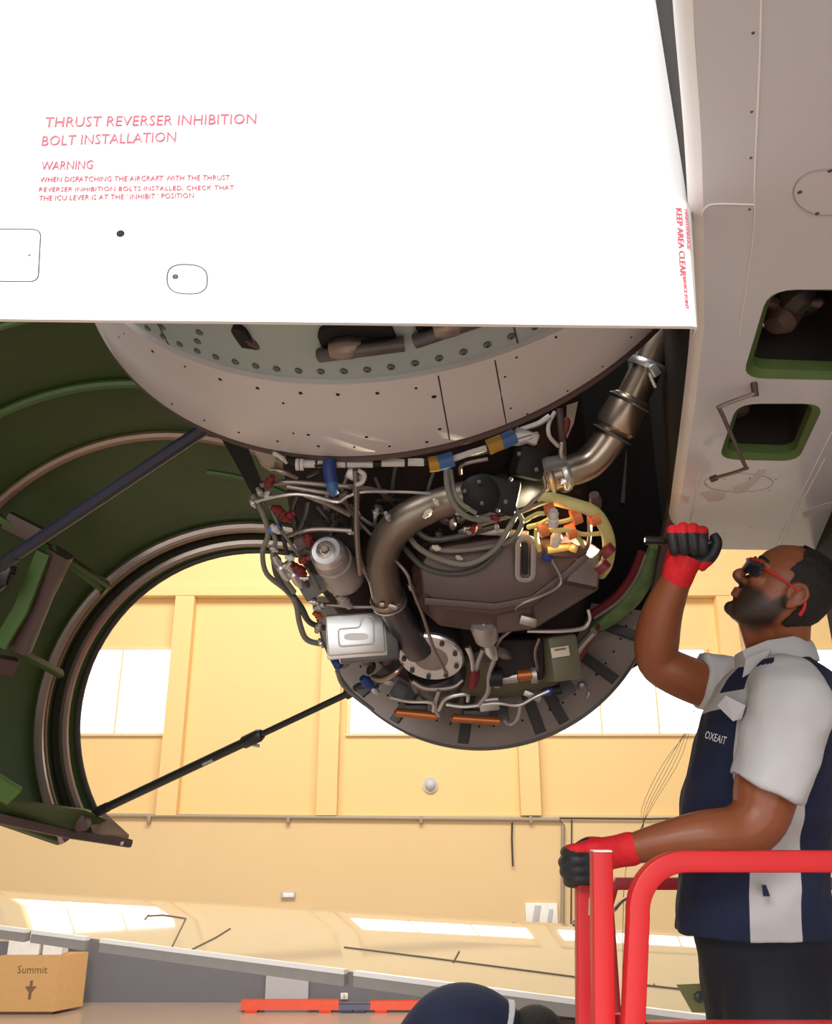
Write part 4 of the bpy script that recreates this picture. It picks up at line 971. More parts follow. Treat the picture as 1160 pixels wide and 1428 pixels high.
part(eng, 'red_strip', 'red_part', lambda b: prism(b, [P(834, 868, 2.62), P(838, 874, 2.62), P(800, 940, 2.8), (P(793, 948, 2.8)), P(796, 930, 2.78)], [P(834, 868, 2.66), P(838, 874, 2.66), P(800, 940, 2.84), (P(793, 948, 2.84)), P(796, 930, 2.82)]), False)
part(eng, 'pale_strut', 'silver_dull', lambda b: tube(b, [P(828, 880, 2.6), P(812, 898, 2.65), P(800, 916, 2.7)], .012, 8))
for x0, x1, y0, y1 in ((549, 612, 993, 999), (628, 700, 1001, 1006)):
    o = part(eng, 'heat_seal', 'copper', lambda b: lathe(b, P(x0, y0, 2.66), P(x1, y1, 2.66)-P(x0, y0, 2.66), [(0, .004), (.008, .013), ((x1-x0)*K(2.66)-.008, .013), ((x1-x0)*K(2.66), .006)], 14), label='long copper orange seal along the bottom')
    part(o, 'seal_bracket', 'rib_dark', lambda b: pbox(b, (x0+x1)/2, (y0+y1)/2-9, 2.68, (x1-x0)*.5, 10, .03))
bx('plate', 'silver_dull', 682, 982, 28, 18, .02, .0, roll=-6)
bx('bracket', 'silver_dull', 742, 970, 26, 9, .02, .03, roll=24)
cylp('connector', 'blue_tag', 757, 966, 772, 962, [(0, 5), (.5, 6), (1, 5)], .03, .03)
cylp('connector', 'black_part', 770, 964, 782, 961, [(0, 7), (1, 7)], .03, .03)
cylp('connector', 'blue_tag', 466, 922, 475, 930, [(0, 4), (.5, 7), (1, 4)], 0, 0)
cylp('connector', 'blue_tag', 505, 945, 518, 958, [(0, 5), (.5, 8), (1, 5)], 0, 0)
cylp('connector', 'silver', 518, 960, 528, 966, [(0, 3), (.5, 5), (1, 3)], 0, 0)
part(eng, 'red_hose', 'red_part', lambda b: ptube(b, [(662, 935, D(935)-.06, 7), (660, 950, D(950)-.06, 8), (656, 958, D(955)-.05, 6)], 10))
part(eng, 'lower_shell', 'olive', lambda b: lathe(b, P(690, 935, 2.86), -FV*.2-UV, [(-.10, .24), (-.02, .25), (.05, .20), (.08, .10), (.09, 0)], 28))
# --- left cluster of fittings
for x, y, m, s in ((372, 690, 'silver', 7), (353, 702, 'silver', 6), (362, 686, 'silver_dull', 6), (382, 766, 'silver', 6), (404, 778, 'white_plastic', 7), (402, 788, 'silver', 6), (400, 790, 'silver', 6), (424, 806, 'silver', 6), (438, 840, 'silver', 6), (445, 846, 'silver_dull', 8),
                   (388, 712, 'red_part', 10), (398, 722, 'red_part', 9), (405, 718, 'red_part', 8), (376, 672, 'red_part', 9), (384, 738, 'white_plastic', 7), (430, 752, 'red_part', 9), (418, 795, 'red_part', 10), (426, 780, 'red_part', 9), (440, 790, 'core_dark', 14), (498, 682, 'silver', 6),
                   (504, 665, 'white_plastic', 6), (488, 742, 'silver', 6), (478, 692, 'steel_tube', 7), (524, 716, 'silver_dull', 6), (574, 820, 'silver', 6), (480, 838, 'silver_dull', 12), (470, 822, 'silver_dull', 8), (444, 875, 'silver_dull', 7), (448, 897, 'silver', 6),
                   (443, 858, 'copper', 7), (608, 700, 'label_cream', 5), (596, 716, 'label_cream', 7), (608, 764, 'label_cream', 6), (640, 778, 'label_cream', 5), (655, 742, 'silver_dull', 6), (692, 735, 'silver', 5), (540, 720, 'silver_dull', 6), (640, 715, 'silver_dull', 5), (660, 738, 'red_part', 7), (690, 722, 'red_part', 6)):
    an = random.uniform(0, 6.28); dx, dy = math.cos(an)*s, math.sin(an)*s
    cylp('connector', m, x-dx, y-dy, x+dx, y+dy, [(0, s*.45), (.25, s*.5), (.3, s*.72), (.6, s*.72), (.65, s*.5), (1, s*.42)], .07, .07, n=12)
part(eng, 'hook', 'white_plastic', lambda b: ptube(b, [(497, 676, D(676)-.1, 3), (505, 672, D(672)-.1, 3.5), (508, 662, D(662)-.1, 3.5), (500, 656, D(656)-.1, 3)], 8))
bx('bracket', 'silver_dull', 490, 660, 14, 18, .02, .07, roll=25)
for x, y in ((390, 790), (408, 800)):
    cylp('actuator', 'silver', x-8, y-16, x+12, y+18, [(0, 4), (.2, 6), (.4, 4), (.45, 7), (.8, 7), (1, 4)], .06, .06)
bx('manifold', 'blue_light', 384, 738, 18, 10, .03, .05, roll=-30)
bx('manifold', 'bracket_maroon', 425, 755, 26, 18, .05, .02, roll=-30)
bx('manifold', 'plate_grey', 440, 815, 40, 30, .08, -.02, roll=-30)
bx('manifold', 'core_dark', 470, 745, 60, 50, .1, -.06, roll=-10)
part(eng, 'pylon_leg', 'black_part', lambda b: prism(b, [P(305, 606, 2.12), P(345, 622, 2.08), (P(372, 690, 2.15)), P(352, 690, 2.2), P(325, 640, 2.15)], [P(305, 606, 2.2), P(345, 622, 2.2), (P(372, 690, 2.25)), P(352, 690, 2.25), P(325, 640, 2.2)]), False)
part(eng, 'bracket', 'rail_metal', lambda b: prism(b, [P(350, 622, 2.05), P(385, 635, 2.05), P(380, 660, 2.08), P(365, 650, 2.08)], [P(350, 622, 2.1), P(385, 635, 2.1), P(380, 660, 2.12), P(365, 650, 2.12)]), False)
epipe('tube_line', 'white_plastic', [(382, 632, 4, .03), (392, 638, 4, .05), (400, 645, 3.5, .05)])
# small clutter deep between the big units
rnd = random.Random(21)
for k in range(34):
    x, y = rnd.uniform(420, 660), rnd.uniform(660, 780)
    an = rnd.uniform(-.7, .7)+rnd.choice((0, 1.57)); L = rnd.uniform(25, 60); dx, dy = math.cos(an)*L/2, math.sin(an)*L/2
    m = rnd.choice(['duct_dark', 'core_dark', 'hose_dark', 'bracket_maroon', 'steel_tube', 'plate_grey'])
    epipe('small_pipe', m, [(x-dx, y-dy, 3.2, -.06), (x+rnd.uniform(-6, 6), y+rnd.uniform(-6, 6), 3.2, -.03), (x+dx, y+dy, 3.2, -.07)], 7, sm=4)
for k in range(26):
    x, y = rnd.choice([(rnd.uniform(440, 540), rnd.uniform(690, 780)), (rnd.uniform(580, 700), rnd.uniform(720, 750)), (rnd.uniform(640, 790), rnd.uniform(890, 960)), (rnd.uniform(470, 560), rnd.uniform(900, 960))])
    m = rnd.choice(['silver_dull', 'rib_dark', 'bracket_maroon', 'core_dark', 'duct_dark', 'rivet_steel'])
    s = rnd.uniform(5, 9); an = rnd.uniform(0, 3.14)
    cylp('fitting', m, x-math.cos(an)*s, y-math.sin(an)*s, x+math.cos(an)*s, y+math.sin(an)*s, [(0, s*.4), (.3, s*.7), (.7, s*.7), (1, s*.4)], -.01, -.01, n=10)

# ================================================================ LIFT PLATFORM
ZD = 2.86
lift = thing('lift_platform', (1.0, 2.3, 0), 'red lift platform with rounded guard rail around the standing man', 'platform')
def rsec(w_, h_, c=.004):
    a, b_ = w_/2, h_/2; q = c*.3
    return [(a, -b_+c), (a, b_-c), (a-q, b_-q), (a-c, b_), (-a+c, b_), (-a+q, b_-q), (-a, b_-c), (-a, -b_+c), (-a+q, -b_+q), (-a+c, -b_), (a-c, -b_), (a-q, -b_+q)]
def rt(name, m, pts, wd, dp=None, up=None, sm=0):
    return part(lift, name, m, lambda b: sweep(b, cat(pts, sm) if sm else pts, rsec(wd, dp or wd), up=up))
def arcpts(c, u, v, r, a0, a1, n=10):
    return [c+u*(r*math.cos(a0+(a1-a0)*k/n))+v*(r*math.sin(a0+(a1-a0)*k/n)) for k in range(n+1)]
def foot(p, px, py):
    """foot on the deck of a slightly leaning post that runs from p through a photo point"""
    v = P(px, py, 1)-O0; q = O0+v*(p.y/v.y); return p+(q-p)*((ZD-p.z)/(q.z-p.z))
def lift_build():
    wd = .042
    z1 = P(1000, 1201, 1.8).z; y1 = P(1000, 1201, 1.8).y; xl = P(883, 1300, 1.8).x; xr = 1.75
    r = .105
    top = [foot(Vector((xl, y1, z1-r)), 882, 1428)]+arcpts(Vector((xl+r, y1, z1-r)), -X, Z_, r, 0, math.pi/2, 12)+[Vector((xr-r, y1, z1))]+arcpts(Vector((xr-r, y1, z1-r)), Z_, X, r, 0, math.pi/2, 12)+[Vector((xr, y1, ZD))]
    rt('guard_rail', 'lift_red', top, wd, up=Y_)
    zm = P(1000, 1427, 1.8).z
    rt('mid_rail', 'lift_red', [Vector((xl, y1, zm)), Vector((xr, y1, zm))], .052, .04, up=Y_)
    for x, m in ((963, 'plate_grey'), (1090, 'foam_white')):
        p = P(x, 1430, 1.8)
        part(lift, 'decal_plate', m, lambda b: box(b, (p.x, y1-.023, zm-.004), X, Y_, Z_, (46 if x < 1000 else 72)*K(1.8), .004, .03, .001))
    p2 = P(838, 1188, 1.86)
    rt('gate_post', 'lift_red', [p2, foot(p2, 841, 1428)], .043, up=Y_)
    part(lift, 'post_cap', 'foam_white', lambda b: box(b, p2+Z_*.002, X, Y_, Z_, .040, .040, .004, .001))
    p1 = P(815, 1186, 2.12)
    rt('corner_post', 'lift_red', [p1, foot(p1, 817, 1428)], .044, up=Y_)
    part(lift, 'post_bolt', 'rivet_steel', lambda b: lathe(b, P(802, 1288, 2.12), RV, [(-.006, .006), (.004, .008), (.01, .004)], 8))
    # hinge strip and lower gate rails between the two posts
    rt('gate_hinge', 'lift_red_dark', [P(826, 1230, 1.95), foot(P(826, 1230, 1.95), 828, 1428)], .012, up=Y_)
    part(lift, 'hinge_pin', 'silver', lambda b: tube(b, [P(823, 1252, 1.9), P(822, 1276, 1.9)], .003, 6))
    rt('gate_rail', 'lift_red', [P(845, 1425, 1.84), P(885, 1425, 1.82)], .03, up=Y_)
    part(lift, 'rail_chain', 'silver', lambda b: tube(b, [P(856, 1270, 1.9), P(866, 1258, 1.95), P(876, 1251, 2.0)], .004, 6))
    # far guard rail behind the man
    zf = P(900, 1232, 2.72).z; yf = P(900, 1232, 2.72).y; xa = P(846, 1232, 2.72).x
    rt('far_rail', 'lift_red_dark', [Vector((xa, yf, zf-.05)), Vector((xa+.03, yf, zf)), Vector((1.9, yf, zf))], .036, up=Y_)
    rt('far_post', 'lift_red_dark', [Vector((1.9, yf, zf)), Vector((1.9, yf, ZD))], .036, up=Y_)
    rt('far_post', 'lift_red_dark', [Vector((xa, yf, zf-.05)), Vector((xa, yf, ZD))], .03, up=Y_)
    part(lift, 'latch_plate', 'olive_plate', lambda b: prism(b, [P(943, 1373, 2.6), P(990, 1371, 2.6), P(998, 1412, 2.6), P(965, 1412, 2.6)], [P(943, 1373, 2.64), P(990, 1371, 2.64), P(998, 1412, 2.64), P(965, 1412, 2.64)]), label='olive green plate with a bolt')
    part(lift, 'plate_bolt', 'rivet_steel', lambda b: lathe(b, P(975, 1390, 2.6), -FV, [(0, .018), (.006, .016), (.012, .006), (.012, 0)], 10))
    # deck, toe board and the scissor lift below it
    part(lift, 'deck', 'deck_grey', lambda b: abox(b, .34, 1.95, 1.2, 2.95, ZD-.08, ZD, .01), False)
    for y in (1.21, 2.94):
        part(lift, 'toe_board', 'lift_red', lambda b: abox(b, .34, 1.95, y-.01, y+.01, ZD, ZD+.15), False)
    for s in (-1, 1):
        for k in range(3):
            z0 = .5+k*.76
            part(lift, 'scissor_arm', 'lift_red', lambda b: sweep(b, [Vector((1.15-s*.7, 1.4+.05*(s > 0), z0)), Vector((1.15+s*.7, 1.4+.05*(s > 0), z0+.76))], circ(.03, 8, .05, 6), up=Y_))
            part(lift, 'scissor_arm', 'lift_red', lambda b: sweep(b, [Vector((1.15-s*.7, 2.6+.05*(s > 0), z0)), Vector((1.15+s*.7, 2.6+.05*(s > 0), z0+.76))], circ(.03, 8, .05, 6), up=Y_))
    part(lift, 'base', 'lift_red', lambda b: abox(b, .3, 2.0, 1.2, 2.9, .18, .5, .03), False)
    for x in (.55, 1.75):
        for y in (1.18, 2.92):
            part(lift, 'wheel', 'rubber', lambda b: lathe(b, (x, y-.06, .2), Y_, [(0, .16), (.02, .2), (.10, .2), (.12, .16)], 24))
    return y1
lift_build()

# ================================================================ MAN ON THE LIFT
YAW = math.radians(14)
FD = Vector((-math.cos(YAW), math.sin(YAW), 0)); LD = Z_.cross(FD)      # facing, and his left (towards the viewer)
man = thing('person', (P(1060, 1330, 2.25).x, P(1060, 1330, 2.25).y, ZD), 'standing man in grey and navy polo and red glasses pointing a flashlight', 'person')
TS = [(1345, 1054, .178, .185), (1300, 1050, .190, .190), (1240, 1048, .188, .190), (1170, 1050, .182, .185), (1100, 1056, .184, .188), (1040, 1064, .178, .200), (985, 1076, .160, .208), (950, 1080, .130, .195), (928, 1082, .09, .13), (912, 1082, .068, .075)]
def tsec(q, g): return (P(q[1], q[0], 2.25), q[2]+g, q[3]+g)
def loft_el(b, secs, n=36, e=2.3):
    """stack of level ellipses (centre, half depth, half width)"""
    rings = []
    for c, A_, B_ in secs:
        rings.append([b.verts.new(c+FD*x+LD*y) for x, y in circ(A_, n, B_, e)])
    for i in range(len(rings)-1):
        for k in range(n): b.faces.new((rings[i][k], rings[i][(k+1) % n], rings[i+1][(k+1) % n], rings[i+1][k]))
    b.faces.new(rings[0]); b.faces.new(rings[-1])
HC = P(1090, 826, 2.22)
hf = (RV*(-.83*math.cos(.2))+UV*.56+FV*(.83*math.sin(.2))).normalized()
hu = (RV*.56+UV*.83); hu = (hu-hf*hu.dot(hf)).normalized(); hs = hu.cross(hf)
HS = 1.06
def hp(x, y, z): return HC+(hf*x+hs*y+hu*z)*HS
HEAD = [(.120, .0, -.045, .022), (.113, .038, -.07, .045), (.095, .066, -.088, .062), (.065, .084, -.100, .073), (.035, .0905, -.104, .0765), (.022, .0915, -.104, .0765), (.005, .0835, -.102, .0755), (-.015, .0835, -.098, .073), (-.035, .086, -.088, .070), (-.058, .086, -.07, .065),
        (-.078, .083, -.045, .058), (-.096, .082, -.018, .048), (-.110, .078, .012, .036), (-.119, .066, .028, .022)]
def head(b, g=0, secs=HEAD):
    n = 40; rings = []
    for z, f, bk, w_ in secs:
        c = (f+bk)/2; a = (f-bk)/2+g
        rings.append([b.verts.new(hp(c+a*math.copysign(abs(math.cos(t))**.92, math.cos(t)), (w_+g)*math.copysign(abs(math.sin(t))**.86, math.sin(t)), z+(g if z > .1 else 0))) for t in [2*math.pi*k/n for k in range(n)]])
    for i in range(len(rings)-1):
        for k in range(n): b.faces.new((rings[i][k], rings[i][(k+1) % n], rings[i+1][(k+1) % n], rings[i+1][k]))
    b.faces.new(rings[0]); b.faces.new(rings[-1])
SHN, ELN, WRN = P(1094, 985, 2.06), P(1056, 1150, 2.02), P(878, 1184, 2.02)
SHF, ELF, WRF = P(1036, 962, 2.44), P(913, 926, 2.42), P(946, 800, 2.36)
ARMN = [(SHN, 44), (P(1084, 1040, 2.05), 46), (P(1068, 1100, 2.03), 43), (P(1058, 1140, 2.01), 38), (P(1030, 1162, 2.0), 37), (P(985, 1166, 1.99), 34), (P(935, 1172, 2.0), 27), (WRN, 19.5), (P(858, 1188, 2.03), 18)]
ARMF = [(SHF, 36), (P(985, 955, 2.43), 33), (P(940, 938, 2.42), 31), (P(917, 922, 2.42), 29), (P(916, 890, 2.41), 31), (P(925, 850, 2.39), 27), (WRF, 19.5), (P(951, 785, 2.35), 18)]
def arm(b, q, g=0): tube(b, [p for p, r in q], [r*K(2.05 if q is ARMN else 2.4)+g for p, r in q], 18, 4)
def legs(b, g, z0):
    hc = P(1060, 1345, 2.25)
    for s in (-1, 1):
        h = Vector((hc.x, hc.y, 0))+LD*(s*.095)
        tube(b, [h+Z_*(hc.z+.04), h+Z_*(hc.z-.10), h+Z_*(ZD+.52)+FD*.02, h+Z_*(ZD+.30), h+Z_*z0], [.085+g, .088+g, .062+g, .058+g, .045+g*1.5], 18, 4)
bm = bmesh.new()
loft_el(bm, [(P(1062, 1345, 2.25), .140, .150), (P(1058, 1300, 2.25), .150, .160)]+[tsec(q, -.018) for q in TS[2:]]); head(bm)
tube(bm, [hp(-.03, 0, -.03), P(1092, 892, 2.235), P(1084, 925, 2.25), P(1082, 950, 2.25)], [.062, .064, .068, .085], 20, 4)
tube(bm, [hp(.02, 0, -.085), P(1064, 900, 2.24), P(1074, 930, 2.25)], [.045, .045, .05], 16, 4)
for q in (ARMN, ARMF): arm(bm, q)
legs(bm, 0, ZD+.08)
for s in (-1, 1):
    hc = P(1060, 1345, 2.25); f0 = Vector((hc.x, hc.y, ZD+.06))+LD*(s*.095)
    tube(bm, [f0+Z_*.06, f0-FD*.02, f0+FD*.09-Z_*.01, f0+FD*.16-Z_*.015], [.04, .045, .038, .028], 12, 3)
# features: nose, brow, lips, ear, hand roots
tube(bm, [hp(.080, 0, .026), hp(.092, 0, .008), hp(.104, 0, -.012), hp(.108, 0, -.024), hp(.090, 0, -.034)], [.008, .009, .0115, .014, .009], 12, 4)
for s in (-1, 1):
    ball(bm, hp(.090, s*.012, -.028), .0095)
    tube(bm, [hp(.086, s*.008, .026), hp(.087, s*.032, .030), hp(.074, s*.056, .024)], [.007, .009, .006], 10, 4)     # brow
    ball(bm, hp(.070, s*.036, -.012), .022, 1, 1, .7)                                                            # cheek
    # ear: flat bowl, rim and lobe
    e0 = hp(-.012, s*.075, -.006)
    rim = [hp(-.004, s*.074, -.032), hp(.006, s*.078, -.008), hp(.004, s*.082, .018), hp(-.012, s*.090, .028), hp(-.030, s*.094, .014), hp(-.030, s*.090, -.008), hp(-.018, s*.083, -.026), hp(-.006, s*.076, -.036)]
    tube(bm, rim, [.005, .005, .0055, .006, .006, .0055, .006, .006], 10, 4)
    tube(bm, [hp(-.010, s*.072, -.03), hp(-.014, s*.078, -.006), hp(-.014, s*.080, .016)], [.010, .014, .010], 10, 4)
tube(bm, [hp(.084, -.02, -.0555), hp(.0935, 0, -.054), hp(.084, .02, -.0555)], [.004, .0062, .004], 10, 4)
tube(bm, [hp(.082, -.02, -.0665), hp(.092, 0, -.068), hp(.082, .02, -.0665)], [.004, .0068, .004], 10, 4)
ball(bm, hp(.076, 0, -.100), .019)
body = bm_obj('body', bm, ['skin', 'lip'], man)
remesh(body, .0048, 3)
def local(p): d = (p-HC)/HS; return d.dot(hf), d.dot(hs), d.dot(hu)
def attr(o, name, fn):
    at = o.data.attributes.new(name, 'FLOAT', 'POINT')
    at.data.foreach_set('value', [fn(v.co) for v in o.data.vertices])
sm = lambda e0, e1, x: (lambda t: t*t*(3-2*t))(max(0, min(1, (x-e0)/(e1-e0))))
def stubble(p):
    x, y, z = local(p)
    if abs(y) > .082 or z < -.15 or z > .03 or abs(x) > .13: return 0
    top = -.030 if x > .055 else (-.030-.010*(.055-x)/.03 if x > .025 else -.040+.055*(.025-x)/.035)
    v = sm(top+.012, top-.012, z)*sm(-.022, -.004, x+.35*min(0, z+.07)*-1*0)
    if z < -.085: v *= sm(-.05, .01, x+(z+.085)*.5)
    v *= 1-sm(-.112, -.135, z)
    v = max(v, sm(.062, .072, x)*sm(.032, .024, abs(y))*sm(-.034, -.040, z)*sm(-.075, -.06, z)*.9)
    if abs(y) < .021 and x > .082 and (-.061 < z < -.049 or -.074 < z < -.062): v *= .15
    return v*.97
attr(body, 'stubble', stubble)
for f in body.data.polygons:
    x, y, z = local(f.center)
    if abs(y) < .019 and .085 < x < .12 and (-.060 < z < -.050 or -.073 < z < -.063): f.material_index = 1
for s in (-1, 1):
    e = part(man, 'eye', 'eye_white', lambda b: ball(b, hp(.0715, s*.033, .006), .0122))
    part(e, 'iris', 'iris', lambda b: ball(b, hp(.0795, s*.034, .008), .0056))
    part(man, 'eyebrow', 'hair', lambda b: tube(b, [hp(.0905, s*.012, .035), hp(.0905, s*.032, .041), hp(.075, s*.056, .036)], [.003, .0045, .002], 8, 4))
# hair: cropped shell over the back and sides, high forehead
bm = bmesh.new(); head(bm, .0065); bmesh.ops.subdivide_edges(bm, edges=bm.edges[:], cuts=5, use_grid_fill=True)
kill = []
for f in bm.faces:
    x, y, z = local(f.calc_center_median())
    keep = (x < .030-.35*max(0, z-.05) if z > .045 else (x < .012+.1*z if z > .02 else x < -.034+max(0, -z-.02)*.1)) and z > -.072
    if z > .09: keep = x < .02
    if not keep: kill.append(f)
bmesh.ops.delete(bm, geom=kill, context='FACES')
h = bm_obj('hair', bm, 'hair', man); md = h.modifiers.new('s', 'SOLIDIFY'); md.thickness = .006; md.offset = -1
# glasses
gl = part(man, 'glasses', 'lift_red', lambda b: [tube(b, [hp(.088, s*.062, .016), hp(.060, s*.0785, .015), hp(.0, s*.0845, .011), hp(-.030, s*.0895, .002), hp(-.040, s*.089, -.016), hp(-.042, s*.086, -.036)], [.0028, .0036, .0028, .003, .0042, .0048], 8, 4) for s in (1,)])
gl2 = part(man, 'glasses_temple', 'lift_red', lambda b: tube(b, [hp(.088, -.062, .016), hp(.060, -.0785, .015), hp(.0, -.0845, .011), hp(-.030, -.0895, .002), hp(-.042, -.086, -.036)], .003, 8, 4))
part(gl, 'lens', 'lens_dark', lambda b: sweep(b, [hp(.080, -.072, .004), hp(.095, -.060, .004), hp(.104, -.03, .004), hp(.106, 0, .010), hp(.104, .03, .004), hp(.095, .060, .004), hp(.080, .072, .004)], circ(.0016, 8, .019, 3), up=hu))
part(gl, 'frame', 'lift_red', lambda b: tube(b, [hp(.092, -.064, .024), hp(.105, -.03, .026), hp(.107, 0, .025), hp(.105, .03, .026), hp(.092, .064, .024)], .003, 8, 4))
# shirt: body and sleeves as one garment, navy front and back
bm = bmesh.new(); loft_el(bm, [(tsec(q, .004)[0], tsec(q, .004)[1]+(.014*math.sin(i*2.1)*.3), tsec(q, .004)[2]) for i, q in enumerate(TS)][1:], 48)
tube(bm, [P(1080, 945, 2.12), P(1100, 975, 2.05), P(1094, 1020, 2.03), P(1082, 1062, 2.02), P(1068, 1100, 2.01)], [.075, .096, .094, .089, .086], 28, 5)
tube(bm, [P(1052, 955, 2.36), P(1020, 958, 2.42), P(990, 953, 2.43), P(975, 950, 2.43)], [.085, .084, .080, .080], 24, 4)
shirt = bm_obj('polo_shirt', bm, 'cloth_polo', man)
remesh(shirt, .0055, 4, .022, .11)
TC = P(1060, 1150, 2.25)
sl_a, sl_b = P(1100, 975, 2.05), P(1070, 1097, 2.01)
Zof = lambda px, py, d=2.2: P(px, py, d).z
def navy(p):
    """signed distance-like value, positive on the navy panels"""
    zs = [P(q[1], q[0], 2.25).z for q in TS]
    k = 0
    while k < len(TS)-2 and zs[k+1] < p.z: k += 1
    t = max(0, min(1, (p.z-zs[k])/(zs[k+1]-zs[k]))); q = [a_+(b_-a_)*t for a_, b_ in zip(TS[k], TS[k+1])]
    ctr = P(q[1], q[0], 2.25); fx_ = (p-ctr).dot(FD); lx = (p-ctr).dot(LD)
    ang = abs(math.atan2(lx/q[3], fx_/q[2]))*q[3]
    front = min(math.radians(82)*q[3]-ang, (Zof(1030, 992)-p.z)*1.0)
    patch = min(p.z-Zof(1030, 968), Zof(1040, 930)-p.z, math.radians(78)*q[3]-ang, ang-math.radians(28)*q[3])
    back = ang-math.radians(118)*q[3]
    v = max(front, back, patch)
    t2 = max(0, min(1, (p-sl_a).dot(sl_b-sl_a)/(sl_b-sl_a).length_squared))
    if p.z < Zof(1090, 930, 2.1) and lx > 0: v = min(v, (p-(sl_a+(sl_b-sl_a)*t2)).length-.103)
    if lx < 0: v = min(v, (p-P(985, 953, 2.43)).length-.115)
    return v
attr(shirt, 'navy', navy)
part(shirt, 'collar', 'cloth_grey', lambda b: sweep(b, [P(1028, 928, 2.22), P(1042, 921, 2.16), P(1075, 908, 2.13), P(1110, 902, 2.14), P(1136, 908, 2.2), P(1128, 902, 2.32), P(1080, 904, 2.36), P(1044, 918, 2.33)], circ(.006, 10, .028, 3), closed=True, up=Z_))
part(shirt, 'collar_point', 'cloth_grey', lambda b: prism(b, [P(1040, 918, 2.13), P(1075, 905, 2.10), P(1062, 930, 2.09), P(1035, 945, 2.12)], [P(1040, 918, 2.16), P(1075, 905, 2.14), P(1062, 930, 2.13), P(1035, 945, 2.15)]), False)
part(shirt, 'pocket_flap', 'cloth_grey', lambda b: prism(b, [P(1000, 984, 2.09), P(1012, 970, 2.07), P(1040, 984, 2.04), P(1034, 1002, 2.04), P(1022, 1006, 2.06)], [P(1000, 984, 2.14), P(1012, 970, 2.12), P(1040, 984, 2.10), P(1034, 1002, 2.10), P(1022, 1006, 2.12)]), False)
o = P(978, 1021, 2.0); tn = (P(1010, 1030, 2.0)-o).normalized()
text_on('OXEAIT', 'chest_lettering', 'cloth_grey', shirt, P(982, 1029, 2.065), RV*.92-UV*.25-FV*.28, -FV-RV*.3, width=28*K(2.06), height=11*K(2.06), off=.002)
part(shirt, 'shirt_tag', 'cloth_navy', lambda b: prism(b, [P(1062, 1234, 2.038), P(1068, 1234, 2.038), P(1074, 1250, 2.038), P(1064, 1250, 2.038)], [P(1062, 1234, 2.06), P(1068, 1234, 2.06), P(1074, 1250, 2.06), P(1064, 1250, 2.06)]), False)
# trousers, boots
bm = bmesh.new(); loft_el(bm, [(P(1068, 1560, 2.25), .118, .17), (P(1068, 1490, 2.25), .145, .176), (P(1068, 1420, 2.25), .155, .18), (P(1066, 1345, 2.25), .166, .178), (P(1062, 1310, 2.25), .172, .18), (P(1058, 1270, 2.25), .168, .172)]); legs(bm, .026, ZD+.10)
tr = bm_obj('trousers', bm, 'trouser_navy', man); remesh(tr, .008, 3, .02, .13)
for s in (-1, 1):
    hc = P(1060, 1345, 2.25); f0 = Vector((hc.x, hc.y, ZD+.055))+LD*(s*.095)
    bt = part(man, 'boot', 'boot_black', lambda b: tube(b, [f0+Z_*.10, f0+Z_*.02, f0+FD*.04, f0+FD*.12-Z_*.012, f0+FD*.19-Z_*.018], [.055, .058, .056, .048, .034], 14, 3))
    part(bt, 'sole', 'rubber', lambda b: box(b, f0+FD*.07-Z_*.046, FD, LD, Z_, .30, .10, .018, .006))
# gloves
def glove(build, cuff, back, name_lab):
    bm = bmesh.new(); build(bm)
    g = bm_obj('glove', bm, ['glove_black', 'glove_red'], man); remesh(g, .0030, 1); g['label'] = name_lab
    for f in g.data.polygons:
        if back(f.center): f.material_index = 1
    part(g, 'cuff', 'glove_red', lambda b: tube(b, [p for p, r in cuff], [r for p, r in cuff], 20, 4))
    return g
FL0, FL1 = P(899, 753, 2.33), P(992, 757, 2.33)
def gfar(b):
    k = K(2.34)
    sweep(b, [P(950, 797, 2.36), P(955, 782, 2.36), P(960, 768, 2.365), P(960, 752, 2.37), P(959, 746, 2.37)], [circ(18*k, 16, 16*k, 2.4), circ(23*k, 16, 16*k, 2.6), circ(27*k, 16, 14*k, 3), circ(28*k, 16, 13*k, 3), circ(25*k, 16, 10*k, 3)], up=FV*-1)
    for x, l in ((939, 0), (953, -4), (967, -3), (980, 1)):
        tube(b, [P(x, 757, 2.372), P(x, 744+l, 2.365), P(x-1, 740+l, 2.335), P(x-1, 750+l, 2.308), P(x+1, 764+l*.5, 2.304), P(x+2, 773, 2.312)], [8*k, 8.2*k, 8.4*k, 7.6*k, 7.2*k, 5.8*k], 12, 4)
    tube(b, [P(972, 788, 2.355), P(986, 779, 2.345), P(995, 768, 2.338), P(999, 755, 2.335), P(994, 745, 2.335)], [12*k, 10.5*k, 9.2*k, 8*k, 6*k], 12, 4)
    sweep(b, [P(975, 790, 2.35), P(986, 778, 2.345)], circ(10*k, 10), up=FV)
g1 = glove(gfar, [(P(942, 813, 2.365), 20.5*K(2.36)), (P(945, 803, 2.362), 22*K(2.36)), (P(949, 790, 2.36), 23.5*K(2.36)), (P(955, 776, 2.36), 25*K(2.36))],
           lambda c: (c-O0).dot(FV) > 2.345 or (c-O0).dot(UV)/((c-O0).dot(FV))*FPX < 714-784 or ((c-O0).dot(UV)/((c-O0).dot(FV))*FPX > 714-743 and (c-O0).dot(RV)/((c-O0).dot(FV))*FPX+580 < 986), 'red and black work glove holding the flashlight')
